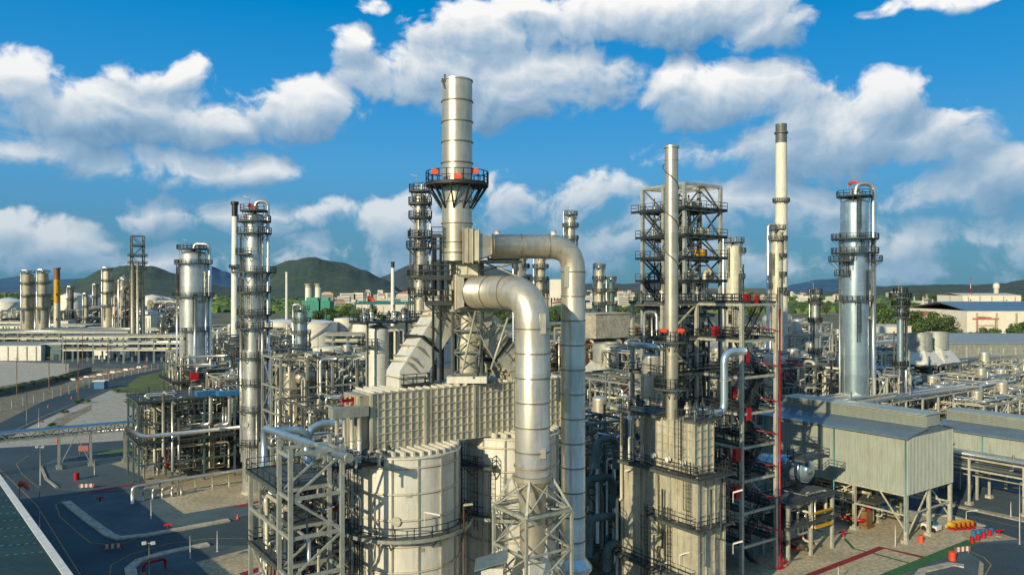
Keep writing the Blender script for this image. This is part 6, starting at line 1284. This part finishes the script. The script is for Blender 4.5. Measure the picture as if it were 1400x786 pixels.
# density group: field + billow noise
dg = bpy.data.node_groups.new('cloud_density', 'ShaderNodeTree')
dg.interface.new_socket('P', in_out='INPUT', socket_type='NodeSocketVector'); dg.interface.new_socket('N', in_out='OUTPUT', socket_type='NodeSocketFloat'); dg.interface.new_socket('W', in_out='OUTPUT', socket_type='NodeSocketVector')
gi = dg.nodes.new('NodeGroupInput'); go = dg.nodes.new('NodeGroupOutput'); cg_ = cg; cg = dg
st = vm('MULTIPLY', gi.outputs[0], (1, 1.15, 1))
wn = dg.nodes.new('ShaderNodeTexNoise'); wn.noise_dimensions = '2D'; wn.inputs['Scale'].default_value = 9; wn.inputs['Detail'].default_value = 3; dg.links.new(st, wn.inputs['Vector'])
wv = vm('SCALE', vm('SUBTRACT', wn.outputs['Color'], (.5, .5, .5)), None, .06)
pw = vm('ADD', st, wv)
def nz(t, s_, det, v=pw, rough=.58):
    n = dg.nodes.new(t); setattr(n, 'noise_dimensions' if 'Noise' in t else 'voronoi_dimensions', '2D'); n.inputs['Scale'].default_value = s_; n.inputs['Detail'].default_value = det; n.inputs['Roughness'].default_value = rough; dg.links.new(v, n.inputs['Vector'])
    return n
n1 = nz('ShaderNodeTexNoise', 11, 7).outputs[0]
vo = nz('ShaderNodeTexVoronoi', 19, 2.2); vo.feature = 'SMOOTH_F1'; vo.normalize = True; vo.inputs['Smoothness'].default_value = .6
bil = mth(dg, 'SUBTRACT', .55, vo.outputs['Distance'])
N = mth(dg, 'ADD', mth(dg, 'MULTIPLY_ADD', n1, 3.6, -2.05), mth(dg, 'MULTIPLY', bil, 1.6))
dg.links.new(N, go.inputs[0]); dg.links.new(vm('SCALE', wv, None, .6), go.inputs[1])
cg = nt
def dens(off):
    n = nt.nodes.new('ShaderNodeGroup'); n.node_tree = dg; L(vm('ADD', cmb.outputs[0], off), n.inputs[0]); return n
d0 = dens((0, 0, 0)); d1 = dens((-.007, .012, 0)); 
def fld(v):
    n = nt.nodes.new('ShaderNodeGroup'); n.node_tree = cg_; L(v, n.inputs[0]); return n.outputs[0]
pwarp = vm('ADD', cmb.outputs[0], d0.outputs[1]); f0 = fld(pwarp); f1 = fld(vm('ADD', pwarp, (-.008, .028, 0)))
D0 = mth(nt, 'ADD', f0, d0.outputs[0])
cv = mth(nt, 'MULTIPLY_ADD', D0, 1.3, .02, clamp=True); cov = mth(nt, 'MULTIPLY', mth(nt, 'MULTIPLY', cv, cv), mth(nt, 'MULTIPLY_ADD', cv, -2., 3.))
small = mth(nt, 'SUBTRACT', d0.outputs[0], d1.outputs[0])
big = mth(nt, 'SUBTRACT', f0, f1)
lit = mth(nt, 'ADD', mth(nt, 'MULTIPLY_ADD', small, .26, .47), mth(nt, 'MULTIPLY', big, .55))
lit = mth(nt, 'ADD', lit, mth(nt, 'MULTIPLY', D0, -.03), clamp=True)
r_ = nd(nt, 'ShaderNodeValToRGB'); L(lit, r_.inputs[0]); cr = r_.color_ramp; cr.elements[0].color = (.15, .30, .49, 1); cr.elements[1].color = (.95, .95, .94, 1); cr.elements[1].position = .95
e = cr.elements.new(.42); e.color = (.36, .50, .65, 1); e = cr.elements.new(.68); e.color = (.64, .71, .78, 1)
# haze: clouds sink into the blue near the horizon
hz = mth(nt, 'MULTIPLY_ADD', el, -4.6, 1.25, clamp=True)
cc = mixc(nt, mth(nt, 'MULTIPLY', hz, .38), r_.outputs[0], [.19, .36, .50, 1])
skc = nd(nt, 'ShaderNodeVectorMath', operation='SCALE'); L(hs.outputs[0], skc.inputs[0]); skc.inputs['Scale'].default_value = .135
tint = mixc(nt, 1., skc.outputs[0], [.36, .97, 1.08, 1], 'MULTIPLY'); 
sr = nd(nt, 'ShaderNodeValToRGB'); L(mth(nt, 'MULTIPLY', el, 2., clamp=True), sr.inputs[0]); q_ = sr.color_ramp; q_.elements[0].color = (.10, .25, .38, 1); q_.elements[1].color = (.0, .20, .52, 1)
for p_, c_ in ((.14, (.10, .28, .46, 1)), (.3, (.085, .34, .64, 1)), (.5, (.03, .29, .65, 1)), (.72, (.0, .24, .59, 1))): e_ = q_.elements.new(p_); e_.color = c_
tint = mixc(nt, .93, tint, sr.outputs[0])
fin = mixc(nt, mth(nt, 'MULTIPLY', cov, mth(nt, 'MULTIPLY_ADD', hz, -.12, 1.)), tint, cc)
bg = nd(nt, 'ShaderNodeBackground', _Strength=1.); L(fin, bg.inputs[0]); L(bg.outputs[0], out.inputs[0])
w.cycles.sampling_method = 'MANUAL'; w.cycles.sample_map_resolution = 256
cd = bpy.data.cameras.new('camera'); co = bpy.data.objects.new('camera', cd); col.objects.link(co); sc.camera = co
co.location = (0, 0, CH); co.rotation_euler = (math.radians(90), 0, 0); cd.sensor_width = 36; cd.lens = 36*F/1400; cd.clip_start = .5; cd.clip_end = 60000
sc.view_settings.view_transform = 'Standard'; sc.view_settings.look = 'None'; sc.view_settings.exposure = 0; sc.view_settings.gamma = 1
sc.render.engine = 'CYCLES'; sc.cycles.use_adaptive_sampling = True; sc.cycles.adaptive_threshold = .02; sc.cycles.use_denoising = True; sc.cycles.max_bounces = 6; sc.cycles.diffuse_bounces = 3; sc.cycles.glossy_bounces = 3
